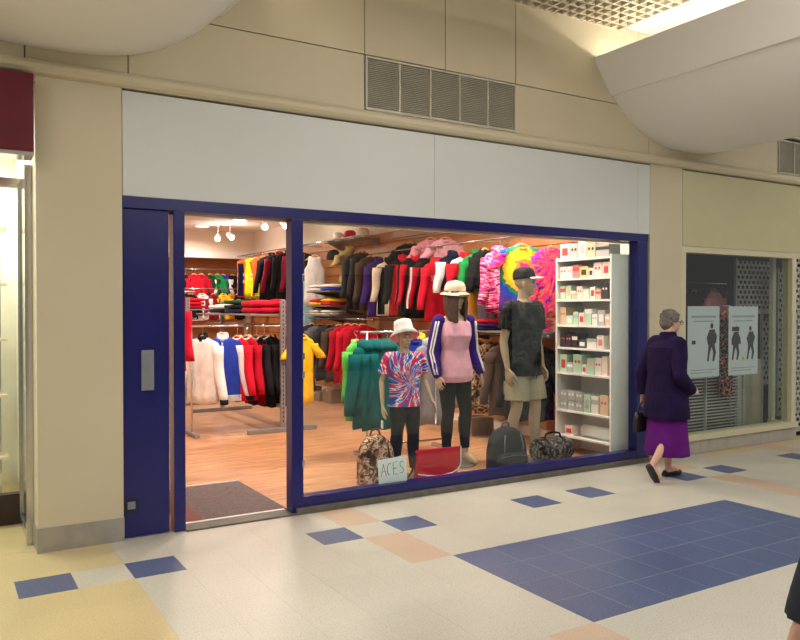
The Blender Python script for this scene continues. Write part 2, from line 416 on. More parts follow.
# ================================================================== BLUE SHOPFRONT
d1 = struct('door_1', 'tall blue door side panel with steel push plate', 'door')
bx('leaf', BLUE, d1, 1.068, 1.372, W + 0.005, W + 0.06, 0.008, 2.21, 0.004)
bx('push_plate', GREYP, d1, 1.185, 1.268, W - 0.004, W + 0.006, 0.99, 1.262, 0.002)
bx('lock_box', plain('gunmetal', srgb(52, 52, 58), 0.35, 0.6), d1, 1.072, 1.155, W - 0.006, W + 0.006, 0.175, 0.265, 0.003)
bx('lock_cover', GREYP, d1, 1.09, 1.14, W - 0.010, W - 0.005, 0.20, 0.25, 0.002)
w1 = struct('window_1', 'blue framed shop window with open doorway', 'window')
bx('header', BLUE, w1, 1.066, 6.135, W - 0.015, W + 0.10, 2.212, 2.292, 0.003)
bx('post', BLUE, w1, 1.40, 1.478, W - 0.01, W + 0.11, 0.0, 2.213, 0.006)
bx('post', BLUE, w1, 2.272, 2.366, W - 0.01, W + 0.10, 0.0, 2.213, 0.006)
bx('post', BLUE, w1, 5.985, 6.13, W - 0.012, W + 0.10, 0.0, 2.213, 0.004)
bx('bottom_rail', BLUE, w1, 2.366, 5.985, W - 0.01, W + 0.09, 0.045, 0.125, 0.004)
bx('kerb', KERB, w1, 2.30, 6.135, W - 0.045, W + 0.095, 0.0, 0.046, 0.004)
bx('pane', PANE, w1, 2.366, 5.985, W + 0.036, W + 0.044, 0.125, 2.212)
for z in (0.35, 1.02, 1.16, 1.75):
    b = B(); box(b, 2.355, 2.375, W - 0.016, W - 0.009, z, z + 0.05, 0.002); mk('lock_plate' if z > 1 else 'fixing', b, CHROME, w1)
# front bulkhead of the shop inside, above the glass
ws = struct('wall_shopfront', 'plaster bulkhead above the shop window seen from inside', 'wall')
bx('bulkhead', SHOPW, ws, 0.98, 6.2, W + 0.105, W + 0.16, 2.20, 3.3)
# ================================================================== SHOP SHELL
SX0, SX1, SY1, SZ = 0.98, 6.16, 17.2, 3.26
fs = struct('floor_shop', 'oak plank floor inside the clothes shop', 'floor')
bx('subfloor_base', SEAM, fs, SX0, SX1 + .02, W + 0.1, 10.2, -0.05, -0.012)
pb = B(); PLW, PLL = 0.19, 1.28
box(pb, 0.0008, PLL - 0.0008, 0.0008, PLW - 0.0008, -0.02, 0.0); tmp = mk('floor_plank', pb, WOODF); pme = tmp.data; bpy.data.objects.remove(tmp)
row = 0; y = W + 0.10
while y < 10.15:
    off = (row * 0.47) % PLL
    x = SX0 - off
    while x < SX1:
        a, c = max(x, SX0), min(x + PLL, SX1)
        if c - a > 0.03:
            if c - a > PLL - 0.01: o = bpy.data.objects.new('floor_plank', pme); COL.objects.link(o); o.parent = fs; o.location = (x, y, 0)
            else: bx('floor_plank', WOODF, fs, 0, c - a - .0016, 0.0008, PLW - 0.0008, -0.02, 0.0, loc=(a, y, 0))
        x += PLL
    y += PLW; row += 1
bx('far_planks', WOODF, fs, SX0, SX1 + .02, y, SY1, -0.05, 0.0)
wr = struct('wall_right', 'cream right-hand wall of the clothes shop lined with orange slat boards', 'wall')
bx('plaster', SHOPW, wr, SX1, SX1 + 0.1, W + 0.16, SY1, 0, 3.3)
z = 0.12
while z < 2.62:
    bx('slat_board', SLAT, wr, SX1 - 0.02, SX1 + 0.01, 6.25, 16.6, z + 0.004, z + 0.146)
    z += 0.155
bx('slat_groove_backing', plain('groove_dark', srgb(120, 78, 48), 0.8), wr, SX1 - 0.008, SX1 + 0.005, 6.25, 16.6, 0.12, z)
wb = struct('wall_back', 'pale back wall of the clothes shop with dropped bulkhead', 'wall')
bx('plaster', SHOPW, wb, SX0, SX1 + 0.1, SY1, SY1 + 0.1, 0, 3.3)
bx('bulkhead', SHOPW, wb, SX0, SX1, 16.55, SY1, 2.69, 3.3)
bx('bulkhead_lip', WHITE, wb, SX0, SX1, 16.50, 16.55, 2.66, 2.80)
bx('slat_panel', SLAT, wb, SX0, SX1, SY1 - 0.03, SY1, 0.1, 2.69)
cs = bx('ceiling_shop', plain('shop_ceiling_paint', srgb(226, 216, 206), 0.8), None, SX0, SX1 + 0.1, W + 0.06, SY1, SZ, SZ + 0.1); tag(cs, 'white plaster ceiling of the clothes shop', 'ceiling', kind='structure')
# shop lamps: recessed downlights and twin spot heads
SLENS = emis('warm_lamp_lens', (1.0, 0.88, 0.74), 9)
def shop_light(x, y, z, power, size=0.22):
    l = bpy.data.lights.new('shop_lamp_light', 'AREA'); l.shape = 'DISK'; l.size = size; l.energy = power; l.color = WARM; l.spread = math.radians(155)
    o = bpy.data.objects.new('shop_lamp_light', l); COL.objects.link(o); o.location = (x, y, z)
    return o
DL = [(4.75, 15.7), (5.05, 14.26), (2.6, 6.5), (4.1, 6.5), (5.3, 6.7), (2.6, 8.6), (4.3, 8.4), (2.6, 11.0), (4.3, 11.0), (2.6, 13.4), (5.2, 5.85)]  # the last one is an added lamp that brightens the white shelving
for i, (x, y) in enumerate(DL):
    lab = ('recessed shop downlight nearest the back bulkhead', 'recessed shop downlight above the hi-vis vests')[i] if i < 2 else 'recessed downlight in the shop ceiling above ' + ('the door mat', 'the teal hooded tops', 'the camouflage jackets', 'the rail of the salmon coat', 'the varsity jackets', 'the aisle beside the varsity rack', 'the charcoal jackets', 'the back rack', 'the male mannequin, added to brighten the white shelving')[i - 2]
    t = spot_fixture('shop_downlight', lab, (x, y, SZ), 0.17 if i < 2 else 0.10, SLENS, None if i < 2 else 'downlights over the racks')
    shop_light(x, y, SZ - 0.03, (42 if y < 12 else 32) if y > 6 else 26)
def spot_head(label, x, y, z, aim):
    t = thing('ceiling_spotlight', label, 'light', (x, y, SZ), 0, 'twin spotlights on the shop ceiling')
    b = B(); lathe(b, [(0.05, 0), (0.05, -0.02), (0.012, -0.025), (0.012, z - SZ + 0.06)], 14); mk('stem', b, WHITE, t)
    d = Vector(aim).normalized(); xx, yy = frame_of(d); c = Vector((0, 0, z - SZ))
    b = B(); loft(b, [circ(c + d * s, r, xx, yy, 16) for s, r in ((-0.10, 0.025), (-0.07, 0.042), (0.07, 0.058), (0.09, 0.058), (0.085, 0.048))]); mk('lamp_head', b, WHITE, t, True)
    b = B(); loft(b, [circ(c + d * s, r, xx, yy, 16) for s, r in ((0.085, 0.046), (0.094, 0.046), (0.098, 0.02))]); mk('lens', b, SLENS, t)
    l = bpy.data.lights.new('spotlight_light', 'POINT'); l.energy = 13; l.color = WARM; l.shadow_soft_size = 0.05
    lo_ = bpy.data.objects.new('spotlight_light', l); COL.objects.link(lo_); lo_.location = Vector((x, y, z)) + d * 0.16
for x, y, aim, lab in ((4.99, 15.41, (-.5, -1, -.6), 'white spotlight head of the pair near the back bulkhead, turned away from the vests'), (5.10, 15.0, (.3, -1, -.6), 'white spotlight head of the pair near the back bulkhead, turned towards the vests'), (4.97, 12.75, (-.4, -1, -.7), 'white spotlight head above the dark jackets, turned towards the racks'), (5.18, 12.4, (.2, -1, -.7), 'white spotlight head above the dark jackets, turned towards the wall rail')):
    spot_head(lab, x, y, 3.02, aim)
# door mat
dm = thing('door_mat', 'dark grey entrance mat with pale metal edging in the doorway', 'mat', (0, 0, 0))
MAT = plain('mat_pile', srgb(98, 84, 84), 0.95, 0, 0.25, 40, 0.6, 200)
bx('mat', MAT, dm, 1.50, 2.30, W + 0.16, 6.55, 0.0, 0.010, 0.003)
bx('mat_strip', plain('mat_brown', srgb(110, 66, 56), 0.95, 0, 0.2, 40), dm, 1.50, 1.66, W + 0.16, 5.9, 0.010, 0.014)
bx('edge_strip', plain('threshold_metal', srgb(225, 222, 216), 0.3, 0.4), dm, 1.48, 2.27, W + 0.125, W + 0.155, 0.0, 0.014, 0.003)
bx('edge_strip', MATS['threshold_metal'], dm, 1.50, 2.31, 6.555, 6.585, 0.0, 0.014, 0.003)
bx_th = bx('threshold', KERB, None, 1.478, 2.30, W - 0.04, W + 0.12, 0.0, 0.012, 0.002); tag(bx_th, 'grey metal threshold strip across the open doorway', 'threshold', kind='structure')
# ================================================================== GARMENT BUILDER (hangs at the origin, faces -Y)
F = {}
for n, c in dict(black=(26, 26, 30), charcoal=(52, 50, 54), navy=(26, 28, 60), red=(204, 24, 48), crimson=(176, 14, 40), maroon=(120, 22, 44), teal=(8, 90, 92), green=(30, 140, 70), lime=(96, 190, 80),
                 white=(232, 228, 226), cream=(226, 210, 186), yellow=(238, 184, 30), hivis=(214, 226, 30), orange=(236, 92, 40), royal=(40, 62, 166), purple=(66, 40, 112), pink=(232, 150, 160), palepink=(226, 168, 186),
                 skyblue=(168, 206, 222), khaki=(170, 148, 98), mustard=(190, 128, 40), grey=(150, 148, 154), midgrey=(98, 98, 106), brown=(82, 62, 54), silver=(205, 205, 205), hotpink=(228, 50, 140), darkgreen=(26, 70, 44), shorts=(158, 148, 124), violet=(58, 34, 120)).items():
    F[n] = fab(n, *c)
TIE_CHILD = ramp_mat('tie_dye_red_white_blue', polar_src(0.02, 0.86, 2.2, 3.5, 2.6, 2.5), [(0, (30, 70, 170)), (0.40, (90, 150, 220)), (0.455, (240, 240, 245)), (0.50, (226, 40, 80)), (0.57, (200, 30, 90)), (0.62, (60, 90, 190))])
TIE_PINK = ramp_mat('tie_dye_pink_streaks', polar_src(0.05, -0.1, 3.0, 5, 2.6, 3), [(0, (120, 20, 90)), (0.40, (236, 60, 130)), (0.50, (250, 190, 210)), (0.56, (220, 40, 110)), (0.64, (90, 40, 110))])
TIE_SUN = ramp_mat('tie_dye_sunburst', ring_src(0.0, -0.27, 2.7, 0.3), [(0, (236, 50, 150)), (0.20, (250, 150, 60)), (0.32, (252, 214, 40)), (0.58, (250, 180, 40)), (0.66, (40, 130, 90)), (0.78, (40, 70, 180)), (0.95, (90, 50, 150))])
TIE_HOT = ramp_mat('tie_dye_hot_pink_orange', polar_src(-0.1, -0.15, 2.0, 4, 2.2, 2), [(0, (60, 40, 150)), (0.38, (240, 30, 140)), (0.52, (250, 120, 60)), (0.60, (236, 30, 130)), (0.68, (100, 40, 160))])
CAMO_D = ramp_mat('camo_dark', noise_src(11, 1.5), [(0, (14, 15, 16)), (0.46, (30, 33, 31)), (0.56, (52, 52, 48)), (0.63, (18, 19, 20))])
CAMO_B = ramp_mat('camo_brown', noise_src(15, 2), [(0, (66, 44, 36)), (0.42, (132, 92, 70)), (0.50, (206, 172, 144)), (0.56, (96, 62, 50)), (0.63, (224, 198, 172))])
CAMO_G = ramp_mat('camo_green_brown', noise_src(22, 2), [(0, (44, 40, 30)), (0.44, (150, 112, 76)), (0.52, (206, 172, 128)), (0.58, (88, 66, 44)), (0.66, (60, 60, 40))])
FLORAL = ramp_mat('floral_print', noise_src(26, 2), [(0, (24, 22, 28)), (0.46, (190, 70, 70)), (0.52, (224, 190, 160)), (0.56, (40, 60, 50)), (0.64, (26, 24, 30))])
CHECK = ramp_mat('white_mesh', noise_src(40, 2), [(0, (224, 222, 220)), (0.5, (236, 234, 232))])
GM = {}
def half_w(z, w, L, kind):
    pts = [(0, 0.068), (-0.025, w * 0.55), (-0.055, w * 0.90), (-0.085, w), (-0.24, w * 0.95), (-L * 0.7, w * 0.93), (-L, w * 0.99)]
    if kind == 'tank': pts = [(0, 0.10), (-0.03, 0.12), (-0.14, w * 0.62), (-0.24, w * 0.92), (-L * 0.6, w * 0.9), (-L, w)]
    if kind == 'vest': pts = [(0, 0.07), (-0.03, w * 0.8), (-0.07, w), (-0.2, w * 0.94), (-L, w)]
    if kind == 'trousers': pts = [(0, w * 0.8), (-0.1, w * 0.95), (-L, w * 0.8)]
    for (a, p), (b, q) in zip(pts, pts[1:]):
        if z >= b: return p + (q - p) * (a - z) / (a - b)
    return pts[-1][1]
def front_y(u, z, L, t, seed):
    k = min(1, -z / 0.25) if z < 0 else 0
    f = 0.012 * (-z / L) * math.sin(u * 7.5 + seed * 2.1) + 0.006 * math.sin(u * 15 + z * 9 + seed) * k
    return -(0.018 + t * (0.35 + 0.65 * k)) * math.sqrt(max(0, 1 - (u * 0.985) ** 2)) - f * (1 - u * u)
def torso_mesh(L, w, t, kind, seed):
    key = ('t', L, w, t, kind, seed)
    if key in GM: return GM[key].copy() if False else GM[key]
    b = B(); zs = [0, -0.025, -0.055, -0.085, -0.15, -0.24] + [-0.24 - (L - 0.24) * q / 6 for q in range(1, 7)]; nu = 12
    rows = []
    for z in zs:
        hw = half_w(z, w, L, kind); fr = []; bk = []
        for q in range(nu + 1):
            u = -1 + 2 * q / nu; dz = 0.012 * math.cos(u * 5 + seed) * (-z / L) ** 3
            if z == 0 and kind != 'trousers': dz -= 0.045 * (1 - u * u)
            y_ = front_y(u, z, L, t, seed)
            fr.append((u * hw, y_, z + dz)); bk.append((u * hw, -y_ * 0.9, z + (0 if z == 0 else dz)))
        rows.append(fr + bk[::-1][1:-1] if True else None)
    loft(b, [[Vector(p) for p in r] for r in rows])
    bmesh.ops.recalc_face_normals(b, faces=b.faces[:])
    me = bpy.data.meshes.new('garment_body'); b.to_mesh(me); b.free()
    me.polygons.foreach_set('use_smooth', [True] * len(me.polygons))
    GM[key] = me
    return me
def sleeve_pts(w, length, side, t, seed):
    ang = 0.16 if length > 0.3 else 0.55
    out = []
    for q in range(7):
        s = q / 6
        x = side * (w * 0.86 + math.sin(ang) * length * s + 0.012 * math.sin(s * 6 + seed)); z = -0.10 - math.cos(ang) * length * s; y = -0.012 - 0.02 * s
        out.append((Vector((x, y, z)), 0.078 - (0.030 if length > 0.3 else 0.006) * s, (0.030 + t * 0.4) + (0.008 * math.sin(s * 9 + seed))))
    return out
def sleeve_mesh(w, length, side, t, seed):
    key = ('s', w, length, side, t, seed)
    if key in GM: return GM[key]
    b = B(); loft(b, [[c + Vector((rx * math.cos(2 * PI * k / 10), ry * math.sin(2 * PI * k / 10), 0)) for k in range(10)] for c, rx, ry in sleeve_pts(w, length, side, t, seed)])
    bmesh.ops.recalc_face_normals(b, faces=b.faces[:])
    me = bpy.data.meshes.new('garment_sleeve'); b.to_mesh(me); b.free(); me.polygons.foreach_set('use_smooth', [True] * len(me.polygons))
    GM[key] = me
    return me
def with_mat(me, mat):
    key = (me.name, mat.name)
    if key not in GM:
        m2 = me.copy(); m2.materials.clear(); m2.materials.append(mat); GM[key] = m2
    return GM[key]
def add(name, me, mat, parent):
    o = bpy.data.objects.new(name, with_mat(me, mat)); COL.objects.link(o); o.parent = parent
    return o
def patch(L, w, t, kind, seed, u0, u1, z0, z1, off=0.006):
    b = B(); nz = 8; nu = 4; g = []
    for i in range(nz + 1):
        z = z0 + (z1 - z0) * i / nz; hw = half_w(z, w, L, kind)
        g.append([b.verts.new((u * hw, front_y(u, z, L, t, seed) - off, z)) for u in [u0 + (u1 - u0) * k / nu for k in range(nu + 1)]])
    for i in range(nz):
        for k in range(nu): b.faces.new((g[i][k], g[i][k + 1], g[i + 1][k + 1], g[i + 1][k]))
    bmesh.ops.solidify(b, geom=b.faces[:], thickness=-off * 0.8)
    return b
def hang(name, label, cat, loc, rz=0.0, L=0.66, w=0.22, t=0.05, kind='top', sleeve=0.56, body='black', sl=None, collar='crew', colm=None, zipm=None, hem=None, cuff=None, stripe=None, panel=None, bands=None, hook=0.10, group=None, seed=None, hanger=HANGW):
    F_ = lambda m: F[m] if isinstance(m, str) else m
    seed = random.choice((1, 2, 3)) if seed is None else seed
    o = thing(name, label, cat, loc, rz, group)
    bm_ = F_(body); sm = F_(sl) if sl else bm_; cm = F_(colm) if colm else bm_
    add('body', torso_mesh(L, w, t, kind, seed), bm_, o)
    if sleeve:
        for s in (-1, 1):
            so = add('sleeve', sleeve_mesh(w, sleeve, s, t, seed), sm, o)
            if cuff or stripe:
                P = sleeve_pts(w, sleeve, s, t, seed)
            if cuff:
                b = B(); c, rx, ry = P[-1]; d = (P[-1][0] - P[-2][0]).normalized()
                loft(b, [[c + d * h + Vector((rx * k_ * math.cos(2 * PI * k / 10), ry * k_ * math.sin(2 * PI * k / 10), 0)) for k in range(10)] for h, k_ in ((-0.05, 1.10), (0.0, 1.05), (0.012, 0.9))]); mk('cuff', b, F_(cuff), so, True)
            if stripe:
                b = B(); g = []
                for c, rx, ry in P:
                    g.append([c + Vector((s * (rx + .004) * math.cos(a), -(ry + .004) * math.sin(a), 0)) for a in (0.35, 0.6, 0.85)])
                vs = [[b.verts.new(p) for p in r] for r in g]
                for i in range(len(vs) - 1):
                    for k in range(2): b.faces.new((vs[i][k], vs[i][k + 1], vs[i + 1][k + 1], vs[i + 1][k]))
                bmesh.ops.solidify(b, geom=b.faces[:], thickness=-0.003); mk('stripe', b, F_(stripe), so, True)
    if collar == 'hood':
        b = B(); erings(b, [(0, 0.0, -0.07, 0.11, 0.07), (0, 0.005, -0.02, 0.125, 0.075), (0, 0.03, 0.03, 0.10, 0.055), (0, 0.04, 0.05, 0.05, 0.03)], 14); mk('hood', b, cm, o, True)
    elif collar in ('crew', 'stand'):
        h = 0.015 if collar == 'crew' else 0.055
        b = B(); n = 14; rr = []
        for z_, r_ in ((-0.02, 1.06), (h, 0.96), (h, 0.80), (-0.02, 0.86)):
            rr.append([Vector((0.072 * r_ * math.cos(2 * PI * k / n), 0.05 * r_ * math.sin(2 * PI * k / n), z_ + (0.022 * math.sin(2 * PI * k / n)) - 0.012)) for k in range(n)])
        loft(b, rr, cap=False, closed=True); mk('collar', b, cm, o, True)
    if zipm: mk('zip', patch(L, w, t, kind, seed, -0.035, 0.035, -0.06, -L + 0.01), F_(zipm), o, True)
    if hem: mk('hem_band', patch(L, w * 1.02, t, kind, seed, -1, 1, -L + 0.07, -L - 0.004, 0.016), F_(hem), o, True)
    if panel: mk('side_panel', patch(L, w, t, kind, seed, 0.45, 0.97, -0.09, -L + 0.01, 0.005), F_(panel), o, True); mk('side_panel', patch(L, w, t, kind, seed, -0.97, -0.45, -0.09, -L + 0.01, 0.005), F_(panel), o, True)
    for bz0, bz1, m_ in bands or []: mk('band', patch(L, w, t, kind, seed, -1, 1, bz0, bz1, 0.006), F_(m_), o, True)
    b = B()
    tube(b, [(-w * 0.82, 0, -0.075), (-w * 0.45, 0, -0.035), (-0.02, 0, 0.012), (0.02, 0, 0.012), (w * 0.45, 0, -0.035), (w * 0.82, 0, -0.075)], [0.010, 0.013, 0.016, 0.016, 0.013, 0.010], 8)
    hg = mk('hanger', b, hanger, o, True)
    b = B(); pts = [(0, 0, 0.015), (0, 0, hook - 0.05)] + [(0, 0.022 * math.sin(a), hook - 0.022 - 0.022 * math.cos(a)) for a in [PI * q / 6 for q in range(1, 9)]]
    tube(b, pts, 0.0025, 6); mk('hook', b, CHROME, hg)
    return o
def bar(bm, p, q, r=0.0125): tube(bm, [p, q], r, 8)
# ------------------------------------------------------------------ wall rails on the right
def rail(label, y0, y1, z, xr=5.72, step=1.1):
    t = thing('wall_rail', label, 'clothes rail', (SX1, y0, z))
    b = B(); bar(b, (xr - SX1, 0, 0), (xr - SX1, y1 - y0, 0)); mk('bar', b, CHROME, t, True)
    k = 0.1
    while k < y1 - y0:
        b = B(); box(b, xr - SX1 - 0.008, -0.02, k - 0.006, k + 0.006, -0.02, 0.012); mk('bracket', b, CHROME, t)
        k += step
    return t
rail('chrome upper wall rail behind the mannequins', 6.28, 10.45, 2.38)
rail('chrome upper wall rail deep in the shop under the hat shelf', 10.6, 16.3, 2.70)
rail('chrome lower wall rail of red and grey jackets', 10.2, 12.6, 1.38)
rail('chrome lower wall rail of camouflage jackets beside the white shelving', 6.28, 8.0, 1.24)
UP = 'garments on the upper wall rail'
def U(label, y, zt, zb, cat='jacket', name='hanging_jacket', x=5.72, rz=None, near=None, **k):
    near = y < 10.5 if near is None else near
    rl = 2.38 if near else 2.70
    return hang(name, label, cat, (x, y, zt), random.uniform(-.22, .05) if rz is None else rz, L=round(zt - zb, 2), hook=max(0.09, rl + 0.013 - zt), group=UP, **k)
U('orange and navy hi-vis vest hanging beside the back wall', 15.65, 2.60, 1.80, 'vest', 'hi_vis_vest', kind='vest', sleeve=0, body='orange', bands=[(-0.30, -0.36, 'silver'), (-0.45, -0.51, 'silver')], panel='navy', w=0.24)
U('yellow and orange hi-vis vest with grey reflective bands', 15.15, 2.60, 1.79, 'vest', 'hi_vis_vest', kind='vest', sleeve=0, body='hivis', bands=[(-0.08, -0.24, 'orange'), (-0.36, -0.42, 'silver')], w=0.25)
U('orange hi-vis vest hanging nearest the dark jackets', 14.75, 2.60, 1.80, 'vest', 'hi_vis_vest', kind='vest', sleeve=0, body='orange', bands=[(-0.42, -0.8, 'hivis'), (-0.34, -0.40, 'silver')], w=0.26)
for y, lab, sl in ((14.3, 'black jacket hanging next to the hi-vis vests', None), (13.9, 'black jacket with maroon sleeves on the far upper rail', 'maroon'), (13.45, 'black jacket between two maroon trimmed jackets', None), (13.0, 'black jacket with a maroon stripe on the far upper rail', 'maroon')):
    U(lab, y, 2.60, 1.68, body='black', sl=sl, collar='stand', colm=sl, w=0.26, sleeve=0.66)
U('white tank top hanging beside the doorway post', 12.29, 2.47, 1.63, 'top', 'tank_top', kind='tank', sleeve=0, body='white', w=0.2, collar='none', rz=-.35)
hang('long_top', 'pale blue long top hanging below the white tank top', 'top', (5.72, 12.75, 2.16), -0.3, L=1.10, w=0.22, sleeve=0, kind='tank', body='skyblue', collar='none', hook=0.553, group=UP)
U('khaki shirt hanging beside the round black cap', 10.96, 2.50, 1.95, 'shirt', 'hanging_shirt', body='khaki', sleeve=0.2, w=0.2, collar='stand')
for y, lab in ((10.72, 'charcoal jacket nearest the khaki shirt'), (10.5, 'charcoal long jacket beside the dark brown one'), (10.28, 'dark brown long jacket next to the purple jacket')):
    U(lab, y, 2.34 if y < 10.45 else 2.42, 1.54, body='charcoal' if y > 10.4 else 'brown', w=0.2, sleeve=0.6, near=y < 10.45)
U('dark purple jacket hanging beside the cream tracksuit top', 10.02, 2.27, 1.42, body='purple', w=0.2, sleeve=0.58, collar='stand')
U('cream tracksuit top with black collar and trim', 9.72, 2.24, 1.45, body='cream', colm='black', collar='stand', zipm='black', panel='black', sl='cream', w=0.2, sleeve=0.5)
U('black tracksuit top with red side panels, first beside the cream one', 9.33, 2.26, 1.44, body='black', panel='red', colm='red', collar='stand', w=0.22)
U('black tracksuit top with red zip and sleeve stripes', 9.0, 2.25, 1.42, body='black', sl='red', stripe='black', zipm='red', colm='red', collar='stand', w=0.22)
U('black and maroon jacket with white cuff trim', 8.73, 2.20, 1.42, body='black', sl='crimson', stripe='white', zipm='red', w=0.21, collar='stand')
U('bright red hooded top with pale chest band', 8.42, 2.18, 1.38, body='red', collar='hood', bands=[(-0.2, -0.28, 'pink')], w=0.22)
U('navy jacket with white side hanging by the red and white jacket', 8.1, 2.24, 1.80, body='navy', sl='white', collar='stand', w=0.2, sleeve=0.4)
U('red and white jacket with white body hanging behind the female mannequin', 7.83, 2.20, 1.62, body='white', panel='red', sl='red', colm='red', collar='stand', w=0.22, sleeve=0.45)
U('emerald green jacket on the upper wall rail', 7.58, 2.22, 1.78, body='green', sl='green', collar='stand', w=0.21, sleeve=0.38)
U('plain black jacket between the green jacket and the pink tie-dye top', 7.42, 2.26, 1.80, body='black', w=0.2, sleeve=0.42)
U('pink and white streaked tie-dye hooded top', 7.12, 2.24, 1.50, 'hoodie', 'hanging_hoodie', body=TIE_PINK, collar='hood', w=0.22, sleeve=0.56, rz=-0.1)
U('tie-dye t-shirt with yellow sunburst on blue and purple', 6.62, 2.25, 1.52, 't-shirt', 'hanging_t_shirt', body=TIE_SUN, sl=TIE_HOT, w=0.29, sleeve=0.2, rz=-0.25, seed=2, x=5.62)
U('hot pink and orange tie-dye top hanging next to the white shelving', 6.40, 2.22, 1.45, 'top', 'hanging_shirt', body=TIE_HOT, w=0.24, sleeve=0.56, rz=-0.05, x=5.86)
hang('hanging_shirt', 'pink shirt on a high hanger above the black and red tracksuits', 'top', (5.95, 8.95, 2.52), -0.5, L=0.42, w=0.2, sleeve=0.2, body='pink', hook=0.1, group=UP)
hang('hanging_shirt', 'pale pink shirt on a high hanger beside the red hooded top', 'top', (5.95, 8.6, 2.50), -0.5, L=0.42, w=0.2, sleeve=0.2, body='palepink', hook=0.1, group=UP)
hang('hanging_shirt', 'black shirt on a high hanger above the cream tracksuit top', 'top', (5.95, 9.5, 2.50), -0.5, L=0.36, w=0.22, sleeve=0.2, body='black', hook=0.1, group=UP)
rail('chrome top display rail above the tracksuits', 6.4, 10.2, 2.61, 5.95, 1.9)
# second tier long items behind the female mannequin
rail('short chrome rail of mustard and grey trousers', 7.05, 8.05, 1.86, 5.80, 0.4)
for y, m, lab in ((7.85, 'white', 'white trousers hanging behind the red and white jacket'), (7.6, 'mustard', 'mustard trousers hanging behind the female mannequin'), (7.42, 'midgrey', 'grey trousers hanging beside the mustard pair')):
    hang('hanging_trousers', lab, 'trousers', (5.75, y, 1.78), -0.2, L=0.44, w=0.15, t=0.04, kind='trousers', sleeve=0, body=m, collar='none', hook=0.095, group='trousers on the short wall rail')
# lower rails
LO = 'garments on the lower wall rails'
for y, m, lab in ((12.2, 'charcoal', 'dark grey jacket at the far end of the lower rail'), (11.85, 'midgrey', 'dark grey jacket second on the lower rail'), (11.5, 'charcoal', 'dark grey jacket third on the lower rail'), (11.15, 'brown', 'dark brown jacket beside the red jackets')):
    hang('hanging_jacket', lab, 'jacket', (5.62, y, 1.27), -0.45, L=0.92, w=0.23, sleeve=0.62, body=m, hook=0.125, group=LO)
for y, m, lab in ((10.85, 'crimson', 'red jacket on the lower rail beside the dark brown one'), (10.6, 'red', 'bright red jacket in the middle of the lower rail'), (10.35, 'crimson', 'red jacket at the near end of the lower rail'),):
    hang('hanging_jacket', lab, 'jacket', (5.62, y, 1.29), -0.5, L=0.93, w=0.23, sleeve=0.64, body=m, hook=0.11, group=LO)
for y, m, lab in ((7.75, F['charcoal'], 'charcoal jacket behind the camouflage jackets'), (7.5, CAMO_G, 'brown and black camouflage jacket furthest from the shelving'), (7.22, CAMO_G, 'sandy camouflage jacket behind the male mannequin'), (6.95, F['brown'], 'dark brown jacket beside the sandy camouflage one'), (6.65, F['black'], 'black jacket behind the male mannequin'), (6.42, CAMO_D, 'black camouflage jacket next to the white shelving')):
    hang('hanging_jacket', lab, 'jacket', (5.66, y, 1.14), -0.25, L=0.83, w=0.22, sleeve=0.6, body=m, hook=0.113, group=LO)
# ================================================================== FREE-STANDING RACKS
RACKM = plain('rack_grey_metal', srgb(150, 148, 150), 0.4, 0.5)
def gondola(label, x, y0, y1, ztop, zr, half=0.46, foot=True):
    t = thing('clothes_gondola', label, 'clothes rack', (x, y0, 0))
    D = y1 - y0
    for yy in (0, D):
        b = B(); box(b, -0.03, 0.03, yy - 0.02, yy + 0.02, 0.05, ztop); 
        up = mk('upright', b, RACKM, t)
        b = B()
        k = 0.12
        while k < ztop - 0.05: box(b, -0.006, 0.006, yy - 0.0215, yy - 0.0195, k, k + 0.03); k += 0.055
        mk('slots', b, BLACK, up)
        b = B(); box(b, -half, half, yy - 0.035, yy + 0.035, 0.0, 0.055, 0.012); mk('foot', b, RACKM, t)
    bx('shelf', RACKM, t, -half + .05, half - .05, 0.03, D - 0.03, ztop - 0.20, ztop - 0.18)
    bx('cross_bar', RACKM, t, -0.02, 0.02, 0, D, 0.30, 0.34)
    for s in (-1, 1):
        b = B(); bar(b, (s * 0.25, -0.02, zr), (s * 0.25, D, zr)); mk('rail', b, CHROME, t, True)
        for yy in (0, D):
            b = B(); bar(b, (0, yy, zr), (s * 0.25, yy, zr), 0.01); mk('arm', b, CHROME, t)
    b = B(); bar(b, (0.03, -0.02, zr + 0.05), (0.03, -0.36, zr + 0.02), 0.009); bar(b, (0.03, -0.36, zr + 0.02), (0.03, -0.36, zr + 0.05), 0.009); mk('face_out_arm', b, CHROME, t)
    return t
gondola('grey slotted metal rack of varsity jackets facing the doorway', 3.72, 8.95, 11.3, 1.66, 1.33)
gondola('grey slotted metal rack at the back behind the varsity jackets', 3.45, 12.2, 14.2, 1.72, 1.36)
VR = 'garments on the varsity jacket rack'
# cross rail at the doorway end of the rack
g1 = bpy.data.objects['clothes_gondola']
b = B(); bar(b, (-1.08, 0.30, 1.33), (0.0, 0.30, 1.33)); bar(b, (0, 0.0, 1.33), (0, 0.30, 1.33)); mk('cross_rail', b, CHROME, g1, True)
b = B(); bar(b, (-1.06, 0.30, 0.03), (-1.06, 0.30, 1.33)); mk('cross_rail_leg', b, CHROME, g1, True)
b = B(); box(b, -1.09, -1.03, 0.05, 0.55, 0, 0.045, 0.01); mk('foot', b, RACKM, g1)
RZ = -1.12
def V(name, label, x, rz=RZ, z=1.19, L=0.86, w=0.20, **k): hang(name, label, 'jacket', (x, 9.25, z), rz, L=L, w=w, hook=1.343 - z, group=VR, **k)
V('hanging_jacket', 'black jacket beside the grey slotted upright', 3.69, L=0.90, w=0.19, sleeve=0.64, body='black')
V('hanging_jacket', 'black jacket second from the grey slotted upright', 3.60, L=0.88, w=0.19, sleeve=0.62, body='black', colm='white')
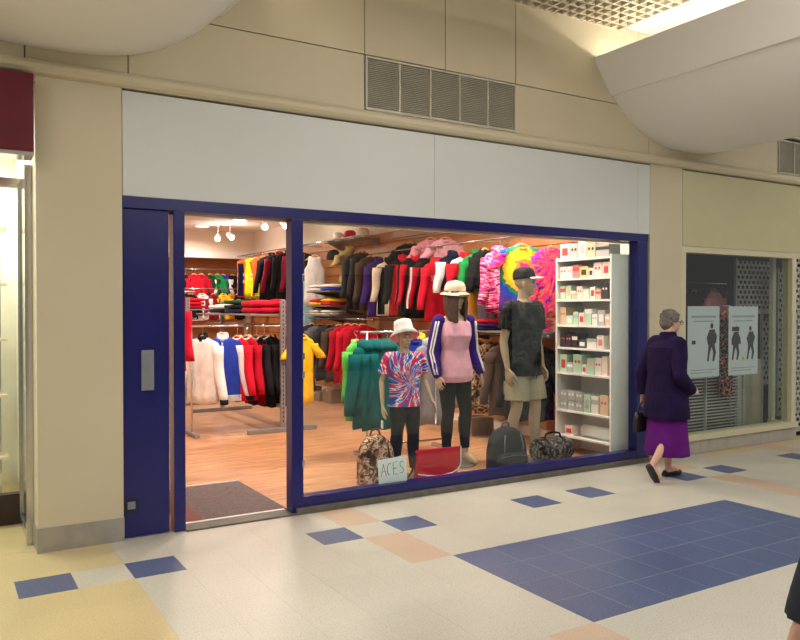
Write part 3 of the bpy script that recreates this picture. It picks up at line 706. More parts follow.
V('hanging_jacket', 'black jacket with red side panels', 3.49, L=0.86, w=0.19, sleeve=0.62, body='black', panel='crimson', colm='white')
V('hanging_jacket', 'red sweatshirt with white collar beside the black jackets', 3.36, L=0.80, w=0.20, sleeve=0.62, body='crimson', colm='white')
V('hanging_jacket', 'red sweatshirt with white collar beside the blue varsity jacket', 3.24, L=0.80, w=0.20, sleeve=0.62, body='red', colm='white')
V('varsity_jacket', 'royal blue varsity jacket with white sleeves and striped hem', 3.05, rz=-0.42, L=0.78, w=0.25, t=0.07, sleeve=0.68, body='royal', sl='white', colm='white', collar='stand', hem='white', cuff='navy', zipm='white', bands=[(-0.735, -0.755, 'navy')], seed=1)
V('varsity_jacket', 'white varsity jacket with black cuffs behind the royal blue one', 2.80, rz=-0.95, L=0.80, w=0.25, t=0.07, sleeve=0.70, body='white', sl='white', colm='black', collar='stand', cuff='black', seed=2)
hang('hanging_coat', 'cream coat hanging behind the varsity jackets', 'coat', (3.05, 12.6, 1.24), -0.5, L=0.95, w=0.27, sleeve=0.66, body='cream', hook=0.13, group='garments on the back rack')
hang('hanging_coat', 'grey coat hanging on the back rack behind the doorway post', 'coat', (3.05, 12.3, 1.24), -0.5, L=0.95, w=0.26, sleeve=0.66, body='grey', hook=0.13, group='garments on the back rack')
hang('hanging_coat', 'maroon coat hanging deep on the back rack', 'coat', (3.18, 13.2, 1.24), -0.5, L=0.85, w=0.25, sleeve=0.66, body='maroon', hook=0.13, group='garments on the back rack')
hang('polo_shirt', 'bright yellow short-sleeved shirt hanging on a front arm of the rack', 't-shirt', (3.98, 8.93, 1.20), 0.1, L=0.86, w=0.165, sleeve=0.22, body='yellow', hook=0.14, group=VR)
hang('hanging_jacket', 'black jacket hanging behind the yellow shirt', 'jacket', (3.98, 9.25, 1.20), 0.0, L=0.92, w=0.19, sleeve=0.64, body='black', hook=0.14, group=VR)
hang('hanging_coat', 'salmon red coat hanging beside the left door post', 'coat', (2.02, 7.7, 1.62), -0.9, L=0.70, w=0.17, sleeve=0.5, body='red', hook=0.1, group='garments beside the door')
# single rail carrying the salmon coat, seen as an edge at the door post
dr = thing('clothes_rail', 'chrome rail on a stand beside the left door post', 'clothes rail', (1.75, 7.7, 0))
b = B(); bar(b, (-0.45, 0, 1.71), (0.5, 0, 1.71)); mk('bar', b, CHROME, dr, True)
for s in (-0.45,):
    b = B(); bar(b, (s, 0, 0.03), (s, 0, 1.71)); mk('upright', b, CHROME, dr, True)
    b = B(); box(b, s - .03, s + .03, -0.25, 0.25, 0, 0.04, 0.008); mk('foot', b, CHROME, dr)
# ------------------------------------------------------------------ folded piles
FOLD = {}
def fold_mesh(wx, wy, h):
    key = (wx, wy, h)
    if key not in FOLD:
        b = B(); n = 8; rings = []
        for q in range(n + 1):
            s = -1 + 2 * q / n; hw = wx / 2 * (1 - 0.05 * abs(s) ** 4)
            sec = []
            for k in range(14):
                a = 2 * PI * k / 14; c_, s_ = math.cos(a), math.sin(a)
                sec.append(Vector((s * hw, wy / 2 * math.copysign(abs(c_) ** 0.35, c_), h / 2 + h / 2 * math.copysign(abs(s_) ** 0.6, s_) * (1 - 0.25 * abs(s) ** 6) + 0.004 * math.sin(q * 2.1 + k))))
            rings.append(sec)
        loft(b, rings); bmesh.ops.recalc_face_normals(b, faces=b.faces[:])
        me = bpy.data.meshes.new('folded'); b.to_mesh(me); b.free(); me.polygons.foreach_set('use_smooth', [True] * len(me.polygons)); FOLD[key] = me
    return FOLD[key]
def folded(label, loc, mat, wx=0.30, wy=0.34, h=0.05, rz=0, group=None, collar=True):
    m = F[mat] if isinstance(mat, str) else mat
    o = thing('folded_garment', label, 'folded clothes', loc, rz, group)
    add('body', fold_mesh(wx, wy, h), m, o)
    b = B(); tube(b, [(-0.09, -wy * 0.34, h), (-0.05, -wy * 0.44, h + .006), (0.05, -wy * 0.44, h + .006), (0.09, -wy * 0.34, h)], 0.010, 6); mk('collar', b, m, o, True)
    return o
def pile(labels, x, y, z, mats, rz=0, wx=0.30, wy=0.34, h=0.05, group=None):
    for i, (l_, m) in enumerate(zip(labels, mats)):
        folded(l_, (x + random.uniform(-.012, .012), y, z + i * h * 0.99), m, wx, wy, h, rz + random.uniform(-.08, .08), group)
GT = 'folded clothes on the varsity rack shelf'
zt = 1.482
pile(['red folded top under the pile on the varsity rack shelf', 'bright red folded jacket on top of the front pile of the rack'], 3.68, 9.25, zt, ['crimson', 'red'], 0.25, 0.62, 0.46, 0.085, GT)
pile(['navy folded top at the bottom of the middle pile', 'black folded jacket above the navy one', 'dark green folded top crowning the middle pile'], 3.62, 9.95, zt, ['navy', 'black', 'darkgreen'], -0.1, 0.55, 0.40, 0.06, GT)
pile(['black folded jacket in the far pile of the varsity rack', 'white folded shirt on the far pile of the varsity rack'], 3.60, 10.6, zt, ['black', 'white'], 0.1, 0.5, 0.36, 0.06, GT)
zt = 1.542
BTG = 'folded clothes on the back rack shelf'
pile(['crimson folded top lowest on the back rack', 'red folded top on the back rack', 'red folded top uppermost on the back rack'], 3.50, 12.6, zt, ['crimson', 'red', 'red'], 0, 0.60, 0.40, 0.06, BTG)
pile(['pale folded jumper low on the back rack', 'white folded jumper high on the back rack'], 3.25, 13.4, zt, ['cream', 'white'], 0, 0.5, 0.38, 0.09, BTG)
# ------------------------------------------------------------------ wall shelves with folded stock
def wshelf(label, y0, y1, z, x0=5.72, n=None):
    t = thing('wall_shelf', label, 'shelf', (SX1, y0, z))
    bx('board', plain('shelf_grey', srgb(120, 112, 108), 0.5), t, x0 - SX1, -0.02, 0, y1 - y0, -0.02, 0.0, 0.003)
    for yy in (0.06, y1 - y0 - 0.06):
        b = B(); prism(b, [(-0.02, -0.02), (-0.02, -0.14), (-0.06, -0.14), (x0 - SX1 + .05, -0.02)], yy - 0.004, yy + 0.004); mk('bracket', b, RACKM, t)
    return t
FS = 'folded clothes on the wall shelves'
for z, rows in ((1.84, (['white', 'white'], ['royal', 'white'])), (1.60, (['yellow', 'red'], ['red', 'yellow'])), (1.44, (['white', 'cream'], ['cream', 'white']))):
    wshelf('grey wall shelf of folded clothes %s' % {1.84: 'at the top beside the charcoal jackets', 1.60: 'in the middle holding red and yellow tops', 1.44: 'at the bottom holding white tops'}[z], 11.15, 12.05, z, 5.45)
    for i, ms in enumerate(rows):
        nm = {1.84: 'top', 1.60: 'middle', 1.44: 'bottom'}[z]
        pile(['%s folded top %s on the %s wall shelf, %s' % (m, ('below', 'above')[q], nm, ('far pile', 'pile beside the charcoal jackets')[i]) for q, m in enumerate(ms)], 5.64, (11.85, 11.38)[i], z, ms, PI / 2, 0.34, 0.34, 0.055 if z != 1.44 else 0.04, FS)
wshelf('grey wall shelf of folded clothes behind the male mannequin', 6.3, 7.95, 1.285, 5.50)
for y, ms, labs in ((7.7, ['mustard', 'midgrey', 'purple'], ['mustard folded top under the grey one', 'grey folded top between mustard and purple', 'purple folded top on the mustard and grey pile']),
                    (7.3, ['navy', 'purple', 'red'], ['navy folded top at the bottom of the pile by the camouflage jackets', 'dark purple folded top under the red one', 'red folded top crowning the pile by the camouflage jackets']),
                    (6.55, [TIE_HOT, TIE_PINK, TIE_HOT], ['hot pink tie-dye folded top at the bottom of its pile', 'pale pink tie-dye folded top in its pile', 'orange and pink tie-dye folded top crowning its pile'])):
    pile(labs, 5.70, y, 1.285, ms, PI / 2 * 0.9, 0.34, 0.36, 0.045, FS)
# hat shelf and hats
hs_ = wshelf('high wall shelf carrying three brimmed hats', 10.7, 12.1, 2.70, 5.80)
def brim_hat(label, loc, mat, rz=0, band=None):
    t = thing('brimmed_hat', label, 'hat', loc, rz, 'hats on the high shelf')
    b = B(); lathe(b, [(0.10, 0.012), (0.20, 0.004), (0.215, 0.016), (0.20, 0.018), (0.105, 0.022)], 24); mk('brim', b, mat, t, True)
    b = B(); lathe(b, [(0.105, 0.012), (0.102, 0.06), (0.095, 0.12), (0.07, 0.148), (0.03, 0.142), (0.004, 0.138)], 24); mk('crown', b, mat, t, True)
    b = B(); lathe(b, [(0.1075, 0.018), (0.1065, 0.05), (0.1, 0.05), (0.1, 0.018)], 24); mk('hat_band', b, band or mat, t, True)
brim_hat('white brimmed hat on the high shelf furthest from the window', (5.94, 11.8, 2.70), F['white'], 0, F['pink'])
brim_hat('red brimmed hat in the middle of the high shelf', (5.94, 11.37, 2.70), F['red'], 0, F['crimson'])
brim_hat('cream brimmed hat on the high shelf nearest the window', (5.94, 10.93, 2.70), F['cream'], 0, F['white'])
# black cap display
cp = thing('baseball_cap', 'round black cap displayed on the wall beside the khaki shirt', 'cap', (5.70, 11.5, 2.36))
b = B(); lathe(b, [(0.12, 0.0), (0.125, 0.05), (0.105, 0.12), (0.06, 0.16), (0.005, 0.175)], 20); mk('crown', b, F['black'], cp, True)
b = B(); rr = []
for q in range(9):
    a = -PI / 2 - 0.9 + 1.8 * q / 8; rr.append([Vector((0.115 * math.cos(a), 0.115 * math.sin(a), 0.012)), Vector((0.20 * math.cos(a), 0.22 * math.sin(a), -0.012)), Vector((0.20 * math.cos(a), 0.22 * math.sin(a), -0.018)), Vector((0.115 * math.cos(a), 0.115 * math.sin(a), 0.0))])
loft(b, rr); mk('peak', b, F['black'], cp, True)
b = B(); bar(b, (0, 0.12, 0.06), (0.44, 0.12, 0.06), 0.006); mk('peg', b, CHROME, cp)
# ------------------------------------------------------------------ back wall rail
br = thing('wall_rail', 'long chrome rail of small garments on the back wall', 'clothes rail', (4.3, 16.7, 2.42))
b = B(); bar(b, (-0.3, 0, 0), (1.8, 0, 0)); mk('bar', b, CHROME, br, True)
for x in (0.0, 1.5):
    b = B(); bar(b, (x, 0, 0), (x, 0.48, 0), 0.008); mk('bracket', b, CHROME, br)
br2 = thing('wall_rail', 'lower chrome rail on the back wall under the coloured tops', 'clothes rail', (4.3, 16.4, 1.98))
b = B(); bar(b, (-0.3, 0, 0), (1.5, 0, 0)); mk('bar', b, CHROME, br2, True)
for x in (0.0, 1.4):
    b = B(); bar(b, (x, 0, 0), (x, 0.78, 0), 0.008); mk('bracket', b, CHROME, br2)
for x, m, lab in ((4.62, 'black', 'black top at the end of the back wall rail'), (4.86, 'red', 'red top on the back wall rail beside the black one'), (5.02, 'crimson', 'dark red top on the back wall rail'), (5.22, 'darkgreen', 'dark green top on the back wall rail'), (5.38, 'green', 'bright green top on the back wall rail'), (5.52, 'royal', 'blue top with white sleeves on the back wall rail'), (5.72, 'black', 'black top near the corner of the back wall')):
    hang('hanging_shirt', lab, 'top', (x, 16.68, 2.30), random.uniform(-.2, .2), L=0.5, w=0.17, sleeve=0.34, body=m, sl='white' if m == 'royal' else None, hook=0.133, group='tops on the back wall rail')
for x, m, lab in ((4.7, 'black', 'black hooded top under the back wall row'), (4.95, 'white', 'pale top under the back wall row'), (5.2, 'maroon', 'dark red top under the back wall row'), (5.42, 'yellow', 'yellow top under the back wall row'), (5.6, 'mustard', 'mustard top under the back wall row'), (5.75, 'black', 'black top under the back wall row near the vests')):
    hang('hanging_shirt', lab, 'top', (x, 16.38, 1.86), random.uniform(-.2, .2), L=0.55, w=0.16, sleeve=0.36, body=m, hook=0.133, group='tops on the lower back wall rail')
# ------------------------------------------------------------------ low rack behind the child mannequin
lr = thing('clothes_rail', 'low chrome rack of teal and grey tops behind the child mannequin', 'clothes rail', (4.2, 6.9, 0))
b = B(); bar(b, (-0.48, 0, 1.30), (0.62, 0, 1.30)); mk('bar', b, CHROME, lr, True)
for s in (-0.40, 0.60):
    b = B(); bar(b, (s, 0, 0.03), (s, 0, 1.30)); mk('upright', b, CHROME, lr, True)
    b = B(); box(b, s - .025, s + .025, -0.28, 0.28, 0, 0.035, 0.008); mk('foot', b, CHROME, lr)
b = B(); bar(b, (-0.40, 0, 0.12), (0.60, 0, 0.12), 0.01); mk('lower_bar', b, CHROME, lr, True)
LR = 'tops on the low rack behind the child mannequin'
for x, m, lab, L_, rz in ((3.80, 'teal', 'teal hooded top at the end of the low rack', 0.86, 0.25), (3.92, 'teal', 'teal hooded top second on the low rack', 0.88, 0.12), (4.04, 'teal', 'teal hooded top third on the low rack', 0.88, 0.02)):
    hang('hanging_hoodie', lab, 'hoodie', (x, 6.9 - 0.03 * (x - 3.8), 1.18), rz, L=L_, w=0.21, t=0.06, sleeve=0.62, body=m, collar='hood', hook=0.133, group=LR)
hang('hanging_shirt', 'lime green top hanging behind the teal hooded tops', 'top', (3.76, 7.06, 1.20), 0.5, L=0.8, w=0.19, sleeve=0.5, body='lime', hook=0.113, group=LR)
hang('hanging_shirt', 'royal blue top with white stripe behind the two mannequins', 'top', (4.40, 6.95, 1.22), -0.2, L=0.75, w=0.18, sleeve=0.5, body='royal', stripe='white', hook=0.093, group=LR)
hang('hanging_shirt', 'purple top with yellow collar between the two mannequins', 'top', (4.50, 7.0, 1.22), -0.2, L=0.75, w=0.18, sleeve=0.5, body='violet', colm='yellow', collar='stand', hook=0.093, group=LR)
hang('hanging_hoodie', 'pale grey zipped hooded top between the child and female mannequins', 'hoodie', (4.58, 6.86, 1.18), -0.1, L=0.88, w=0.21, t=0.06, sleeve=0.62, body='grey', collar='hood', zipm='white', hook=0.133, group=LR)
# ================================================================== FIGURES (local: faces -Y, feet at z 0; +X is the figure's left)
SKIN_M = plain('mannequin_skin', srgb(186, 160, 132), 0.45, 0, 0.05, 6)
SKIN_MG = plain('mannequin_skin_tan', srgb(170, 148, 120), 0.5, 0, 0.05, 6)
SKIN_W = plain('pale_skin', srgb(206, 160, 140), 0.55, 0, 0.06, 10)
HAIR_B = plain('brown_hair', srgb(84, 58, 46), 0.6, 0, 0.35, 60, 0.6, 90)
HAIR_G = plain('grey_hair', srgb(112, 104, 98), 0.75, 0, 0.35, 60, 0.7, 70)
EYE = plain('eye_dark', srgb(40, 32, 30), 0.3); LIP = plain('lip_paint', srgb(150, 84, 78), 0.5)
def TR(h, fem):
    """torso rings z, rx, ry, cy as fractions of the height"""
    if fem: f = [(0.470, .060, .058, .004), (0.505, .098, .066, .006), (0.535, .100, .066, .004), (0.58, .082, .056, 0), (0.625, .073, .052, 0), (0.67, .080, .058, -.004), (0.715, .090, .068, -.010), (0.755, .094, .060, -.002), (0.79, .092, .050, .002), (0.815, .074, .040, .004), (0.835, .036, .034, .004)]
    else: f = [(0.470, .062, .060, .004), (0.505, .094, .066, .004), (0.535, .094, .064, .002), (0.58, .087, .060, 0), (0.625, .088, .060, 0), (0.67, .097, .065, -.002), (0.715, .106, .068, -.004), (0.755, .110, .064, 0), (0.79, .108, .054, .002), (0.815, .085, .044, .004), (0.838, .042, .038, .004)]
    return [(0, c * h, z * h, rx * h, ry * h) for z, rx, ry, c in f]
def hand(bm, wrist, d, nrm, s, side, curl=0.35):
    """wrist, pointing direction, back-of-hand normal, scale, side (+1: thumb toward +cross)"""
    d = Vector(d).normalized(); n = Vector(nrm); n = (n - d * n.dot(d)).normalized(); x = d.cross(n).normalized() * side
    W0 = Vector(wrist)
    for k in range(4):
        o = (k - 1.5) * 0.021 * s
        base = W0 + d * (0.088 - 0.006 * abs(k - 1.2)) * s + x * o
        capsule(bm, W0 + d * 0.012 * s + x * o * 0.55, 0.0145 * s, base, 0.0115 * s, 8)
        ln = (0.070, 0.080, 0.075, 0.058)[3 - k] * s
        dirv = (d + x * (k - 1.5) * 0.10).normalized(); p = base; c = curl * 0.5
        for seg, fr, r0, r1 in ((0, 0.45, .0098, .0088), (1, 0.32, .0088, .0080), (2, 0.23, .0080, .0068)):
            v = (dirv * math.cos(c) - n * math.sin(c)); q = p + v * ln * fr
            capsule(bm, p, r0 * s, q, r1 * s, 8); p = q; c += curl
    tb = W0 + d * 0.025 * s + x * 0.026 * s
    t1 = tb + (d * 0.7 + x * 0.62 - n * 0.25).normalized() * 0.042 * s; t2 = t1 + (d * 0.92 + x * 0.22 - n * 0.3).normalized() * 0.034 * s
    t3 = t2 + (d * 0.97 + x * 0.05 - n * 0.3).normalized() * 0.024 * s
    capsule(bm, W0 + d * .01 * s + x * .012 * s, 0.015 * s, t1, 0.0115 * s, 8); capsule(bm, t1, 0.0108 * s, t2, 0.0098 * s, 8); capsule(bm, t2, .0098 * s, t3, .0078 * s, 8)
def head(bm, c, h, yaw, pitch=0):
    """c = base of the skull centre; returns the placing matrix"""
    M = Matrix.Translation(c) @ Matrix.Rotation(yaw, 4, 'Z') @ Matrix.Rotation(pitch, 4, 'X')
    s = h / 1.75
    def e(p, r): ell(bm, M @ Vector([q * s for q in p]), [q * s for q in r], M.to_3x3())
    e((0, 0.012, 0.045), (0.076, 0.094, 0.088)); e((0, -0.024, -0.012), (0.062, 0.066, 0.090)); e((0, -0.060, -0.078), (0.030, 0.026, 0.022))
    e((0, -0.088, 0.004), (0.0085, 0.014, 0.024)); e((0, -0.096, -0.014), (0.013, 0.014, 0.011))
    e((0, -0.082, 0.036), (0.045, 0.012, 0.010)); e((0, -0.082, -0.048), (0.021, 0.010, 0.007)); e((0, -0.080, -0.058), (0.018, 0.010, 0.007))
    for sx in (-1, 1):
        e((sx * 0.038, -0.066, -0.006), (0.020, 0.016, 0.018)); e((sx * 0.077, 0.012, 0.002), (0.010, 0.020, 0.032))
    return M, s
def figure(h, fem, arms, legs, yaw=0.0, pitch=0.0, lean=(0, 0), foot=None, thick=1.0, voxel=0.006):
    """arms: {side: (elbow, wrist, hand dir, hand normal)}; legs: {side: (hip, knee, ankle, toe)}"""
    b = B(); erings(b, TR(h, fem), 20)
    hx, hy = lean
    s = h / 1.75
    nk = Vector((0, 0.004 * h, 0.825 * h)); hc = Vector((hx, hy - 0.006 * h, 0.918 * h))
    capsule(b, nk, 0.034 * h, hc + Vector((0, 0.008 * h, -0.03 * h)), 0.030 * h, 14)
    M, hs = head(b, hc, h, yaw, pitch)
    sw = (0.092 if fem else 0.108) * h
    for sd, (el, wr, hd, hn) in arms.items():
        sh = Vector((sd * sw, 0.004 * h, 0.795 * h)); el, wr = Vector(el), Vector(wr)
        k = (0.88 if fem else 1.0) * thick
        capsule(b, sh, 0.030 * h * k, sh.lerp(el, 0.5), 0.026 * h * k); capsule(b, sh.lerp(el, .5), .026 * h * k, el, 0.021 * h * k)
        capsule(b, el, 0.0215 * h * k, el.lerp(wr, 0.3), 0.022 * h * k); capsule(b, el.lerp(wr, 0.3), 0.022 * h * k, wr, 0.0135 * h * k)
        hand(b, wr, hd, hn, s * (0.92 if fem else 1.02), 1 if sd > 0 else -1)
    for sd, (hp, kn, an, to) in legs.items():
        hp, kn, an, to = Vector(hp), Vector(kn), Vector(an), Vector(to); k = thick * (0.96 if fem else 1.0)
        capsule(b, hp, 0.050 * h * k, hp.lerp(kn, 0.5), 0.042 * h * k); capsule(b, hp.lerp(kn, 0.5), 0.042 * h * k, kn, 0.030 * h * k)
        capsule(b, kn, 0.030 * h * k, kn.lerp(an, 0.32) + Vector((0, 0.008 * h, 0)), 0.031 * h * k); capsule(b, kn.lerp(an, 0.32) + Vector((0, 0.008 * h, 0)), 0.031 * h * k, an, 0.019 * h * k)
        dr_ = (to - an); hl = an - Vector((dr_.x, dr_.y, 0)).normalized() * 0.014 * h - Vector((0, 0, 0.02 * h))
        if dr_.z > -0.075 * h: capsule(b, hl, 0.018 * h, an + dr_ * 0.45 + Vector((0, 0, 0.004 * h)), 0.021 * h)
        capsule(b, an, 0.019 * h, an + dr_ * 0.6, 0.020 * h); capsule(b, an + dr_ * 0.55, 0.021 * h, to, 0.014 * h)
    return remesh(b, voxel, 5), M, hs
def std_legs(h, spread=0.05, fwd=(0, 0), toes=(-0.10, -0.10)):
    L = {}
    for i, sd in enumerate((-1, 1)):
        y = fwd[i]
        L[sd] = ((sd * 0.047 * h, 0, 0.50 * h), (sd * (0.047 * h + spread * .5 * h), y * .5 - 0.012 * h, 0.285 * h), (sd * (0.047 + spread) * h, y, 0.045 * h), (sd * (0.06 + spread) * h, y - 0.105 * h, 0.016 * h))
    return L
def shirt(h, fem, arms, z0, infl, sl_frac, extra=None, voxel=0.008, wr=0.006, top=0.815, flare=1.0):
    """clothing over the torso (from z0) and the upper part of the arms"""
    b = B(); R = [r for r in TR(h, fem) if r[2] > z0 + 0.01]
    R2 = []; hip = TR(h, fem)[1]
    for (cx, cy, z, rx, ry) in R:
        if z < hip[2]: rx, ry = hip[3], hip[4]
        if z / h > top: continue
        R2.append((cx, cy, z, rx + infl, ry + infl))
    base = R2[0]
    R2 = [(0, base[1], z0, base[3] * flare, base[4] * flare)] + R2
    R2.append((0, 0.004 * h, (top + 0.012) * h, 0.05 * h + infl * .5, 0.043 * h + infl * .3))
    erings(b, R2, 24)
    sw = (0.092 if fem else 0.108) * h
    for sd, (el, wr_, _, _) in arms.items():
        sh = Vector((sd * sw, 0.004 * h, 0.793 * h)); el, wr_ = Vector(el), Vector(wr_)
        r0 = 0.033 * h + infl * 0.6
        if sl_frac <= 1:
            e = sh.lerp(el, sl_frac); x, y = frame_of(e - sh)
            loft(b, [circ(sh - (e - sh).normalized() * 0.02, r0 * .8, x, y, 14), circ(sh, r0, x, y, 14), circ(sh.lerp(e, .5), r0 * 1.02, x, y, 14), circ(e, r0 * 1.08, x, y, 14)])
        else:
            capsule(b, sh, r0, el, 0.027 * h + infl * .5, 14); e = el.lerp(wr_, sl_frac - 1)
            x, y = frame_of(e - el); capsule(b, el, 0.027 * h + infl * .5, el.lerp(e, .2), .027 * h + infl * .5, 14)
            loft(b, [circ(el, 0.0265 * h + infl * .5, x, y, 14), circ(e, 0.020 * h + infl * .5, x, y, 14)])
    if arms: capsule(b, (-sw * .95, 0.004 * h, 0.797 * h), 0.032 * h + infl * .6, (sw * .95, 0.004 * h, 0.797 * h), 0.032 * h + infl * .6, 14)
    if extra: extra(b)
    return remesh(b, voxel, 4, wr, 11)
def legwear(h, legs, frac, infl, waist, voxel=0.008, wr=0.004, fem=False, flare=1.0):
    b = B(); R = [r for r in TR(h, fem) if r[2] / h <= waist + 0.001]
    erings(b, [(cx, cy, z, rx + infl, ry + infl) for cx, cy, z, rx, ry in R], 24)
    ell(b, (0, 0.0, 0.468 * h), (0.055 * h + infl, 0.052 * h + infl, 0.05 * h + infl))
    for sd, (hp, kn, an, to) in legs.items():
        hp, kn, an = Vector(hp), Vector(kn), Vector(an)
        r0 = 0.050 * h + infl
        if frac <= 1:
            e = hp.lerp(kn, frac); x, y = frame_of(e - hp)
            loft(b, [circ(hp + Vector((0, 0, .0)), r0 * .72, x, y, 16), circ(hp.lerp(e, .25), r0 * .95, x, y, 16), circ(hp.lerp(e, .5), r0 * (1 + flare) / 2, x, y, 16), circ(e, r0 * flare, x, y, 16)])
        else:
            capsule(b, hp, r0, hp.lerp(kn, .5), .043 * h + infl, 14); capsule(b, hp.lerp(kn, .5), .043 * h + infl, kn, 0.031 * h + infl, 14)
            e = kn.lerp(an, frac - 1); m = kn.lerp(an, .32) + Vector((0, .008 * h, 0))
            capsule(b, kn, .031 * h + infl, m, .031 * h + infl * flare, 14); x, y = frame_of(e - m); loft(b, [circ(m, .031 * h + infl, x, y, 14), circ(e, (.021 * h + infl) * flare, x, y, 14)])
    return remesh(b, voxel, 3, wr, 12)
def face_paint(o, M, s, lips=True):
    for sx in (-1, 1):
        b = B(); ell(b, M @ Vector((sx * 0.030 * s, -0.0835 * s, 0.018 * s)), (0.013 * s, 0.006 * s, 0.006 * s), M.to_3x3(), 1); mk('eye', b, EYE, o, True)
        b = B(); ell(b, M @ Vector((sx * 0.032 * s, -0.0875 * s, 0.038 * s)), (0.018 * s, 0.006 * s, 0.0035 * s), M.to_3x3(), 1); mk('eyebrow', b, HAIR_B, o, True)
    b = B(); ell(b, M @ Vector((0, -0.089 * s, -0.052 * s)), (0.020 * s, 0.006 * s, 0.006 * s), M.to_3x3(), 1); mk('lips', b, LIP, o, True)
def rot_xy(v, a): return (v[0] * math.cos(a) - v[1] * math.sin(a), v[0] * math.sin(a) + v[1] * math.cos(a), v[2])
def cap_on(o, M, s, mat, peakmat=None, name='cap', tilt=-0.12):
    t = M @ Matrix.Translation((0, 0.006 * s, 0.058 * s)) @ Matrix.Rotation(tilt, 4, 'X')
    b = B(); n = 24; pr = [(1.0, 0.0), (1.01, 0.03), (0.96, 0.06), (0.80, 0.088), (0.5, 0.105), (0.02, 0.110)]
    loft(b, [[t @ Vector((0.086 * s * r * math.cos(2 * PI * k / n), 0.104 * s * r * math.sin(2 * PI * k / n), z * s)) for k in range(n)] for r, z in pr])
    c = mk(name, b, mat, o, True)
    b = B(); rr = []
    for q in range(11):
        a = -PI / 2 - 1.05 + 2.1 * q / 10; ci, si = math.cos(a), math.sin(a); reach = 0.075 * max(0, math.cos((a + PI / 2) * 1.45)) ** 0.6
        i_ = Vector((0.084 * s * ci, 0.100 * s * si, 0.008 * s)); e_ = Vector((0.088 * s * ci * 1.0, 0.104 * s * si - reach * s, (-0.004 - 0.012 * abs(ci)) * s))
        rr.append([t @ i_, t @ e_, t @ (e_ + Vector((0, 0, -0.005 * s))), t @ (i_ + Vector((0, 0, -0.008 * s)))])
    loft(b, rr); mk('peak', b, peakmat or mat, c, True)
    b = B(); ell(b, t @ Vector((0, 0, 0.111 * s)), (0.007 * s, 0.007 * s, 0.004 * s)); mk('button', b, mat, c, True)
    return c
# ------------------------------------------------------------------ male mannequin
h = 1.92
mm = thing('mannequin', 'male mannequin in dark camouflage t-shirt, khaki shorts and camouflage cap', 'mannequin', (5.10, 5.97, 0.02), math.radians(8))
arms = {-1: ((-0.27, 0.03, 1.19), (-0.275, -0.03, 0.925), (0.02, -0.2, -1), (-1, 0, 0)), 1: ((0.27, 0.05, 1.19), (0.275, -0.01, 0.925), (0, -0.25, -1), (1, 0, 0))}
legs = {-1: ((-0.09, 0, 0.96), (-0.125, -0.02, 0.54), (-0.15, 0.06, 0.085), (-0.19, -0.12, 0.03)), 1: ((0.09, 0, 0.96), (0.11, -0.06, 0.54), (0.115, -0.05, 0.085), (0.15, -0.24, 0.03))}
me, M, s = figure(h, False, arms, legs, yaw=math.radians(42))
link('body', me, SKIN_MG, mm, True); face_paint(mm, M, s)
link('t_shirt', shirt(h, False, arms, 0.855, 0.030, 0.62, flare=1.12), CAMO_D, mm, True)
so = link('shorts', legwear(h, legs, 0.86, 0.018, 0.56, flare=1.12), F['shorts'], mm, True)
for sx in (-1, 1):
    b = B(); box(b, sx * 0.205 - 0.012, sx * 0.205 + 0.012, -0.07, 0.08, 0.66, 0.80, 0.01); mk('pocket', b, F['shorts'], so)
b = B(); tube(b, [(0.01, -0.150, 0.93), (0.012, -0.158, 0.86), (0.01, -0.16, 0.82)], 0.004, 6); mk('drawstring', b, F['charcoal'], so)
cap_on(mm, M, s, CAMO_D, F['silver'])
b = B(); lathe(b, [(0.24, -0.02), (0.24, -0.008), (0.235, -0.004), (0.01, -0.003)], 32); mk('base_plate', b, plain('base_glass', srgb(120, 122, 120), 0.15), mm)
b = B(); bar(b, (-0.15, 0.115, -0.004), (-0.13, 0.10, 0.40), 0.007); mk('support_rod', b, CHROME, mm)
# ------------------------------------------------------------------ female mannequin
h = 1.76
fm = thing('mannequin', 'female mannequin with long brown hair, pink top and purple striped jacket', 'mannequin', (4.40, 6.20, 0.02), math.radians(-6))
arms = {-1: ((-0.235, 0.02, 1.10), (-0.235, -0.09, 0.87), (0.0, -0.35, -1), (-1, -.3, 0)), 1: ((0.235, 0.06, 1.10), (0.29, -0.02, 0.88), (0.25, -0.2, -1), (1, -.4, 0))}
legs = {-1: ((-0.085, 0, 0.88), (-0.085, -0.03, 0.50), (-0.075, 0.03, 0.085), (-0.09, -0.13, 0.022)), 1: ((0.085, 0, 0.88), (0.10, -0.05, 0.50), (0.10, -0.04, 0.085), (0.14, -0.19, 0.022))}
me, M, s = figure(h, True, arms, legs, yaw=math.radians(20), pitch=0.10)
link('body', me, SKIN_M, fm, True); face_paint(fm, M, s)
def scoop(b): erings(b, [(0, -0.01, 0.80, 0.185, 0.125), (0, -0.02, 0.86, 0.195, 0.135), (0, -0.01, 0.95, 0.186, 0.130), (0, -0.008, 1.04, 0.165, 0.112), (0, -0.006, 1.12, 0.15, 0.10)], 24)
tp = link('pink_top', shirt(h, True, {}, 0.86, 0.016, 0.5, scoop, top=0.79), F['palepink'], fm, True); tp['label'] = 'pale pink scoop-neck top'
b = B()
sw = 0.092 * h
JK = []
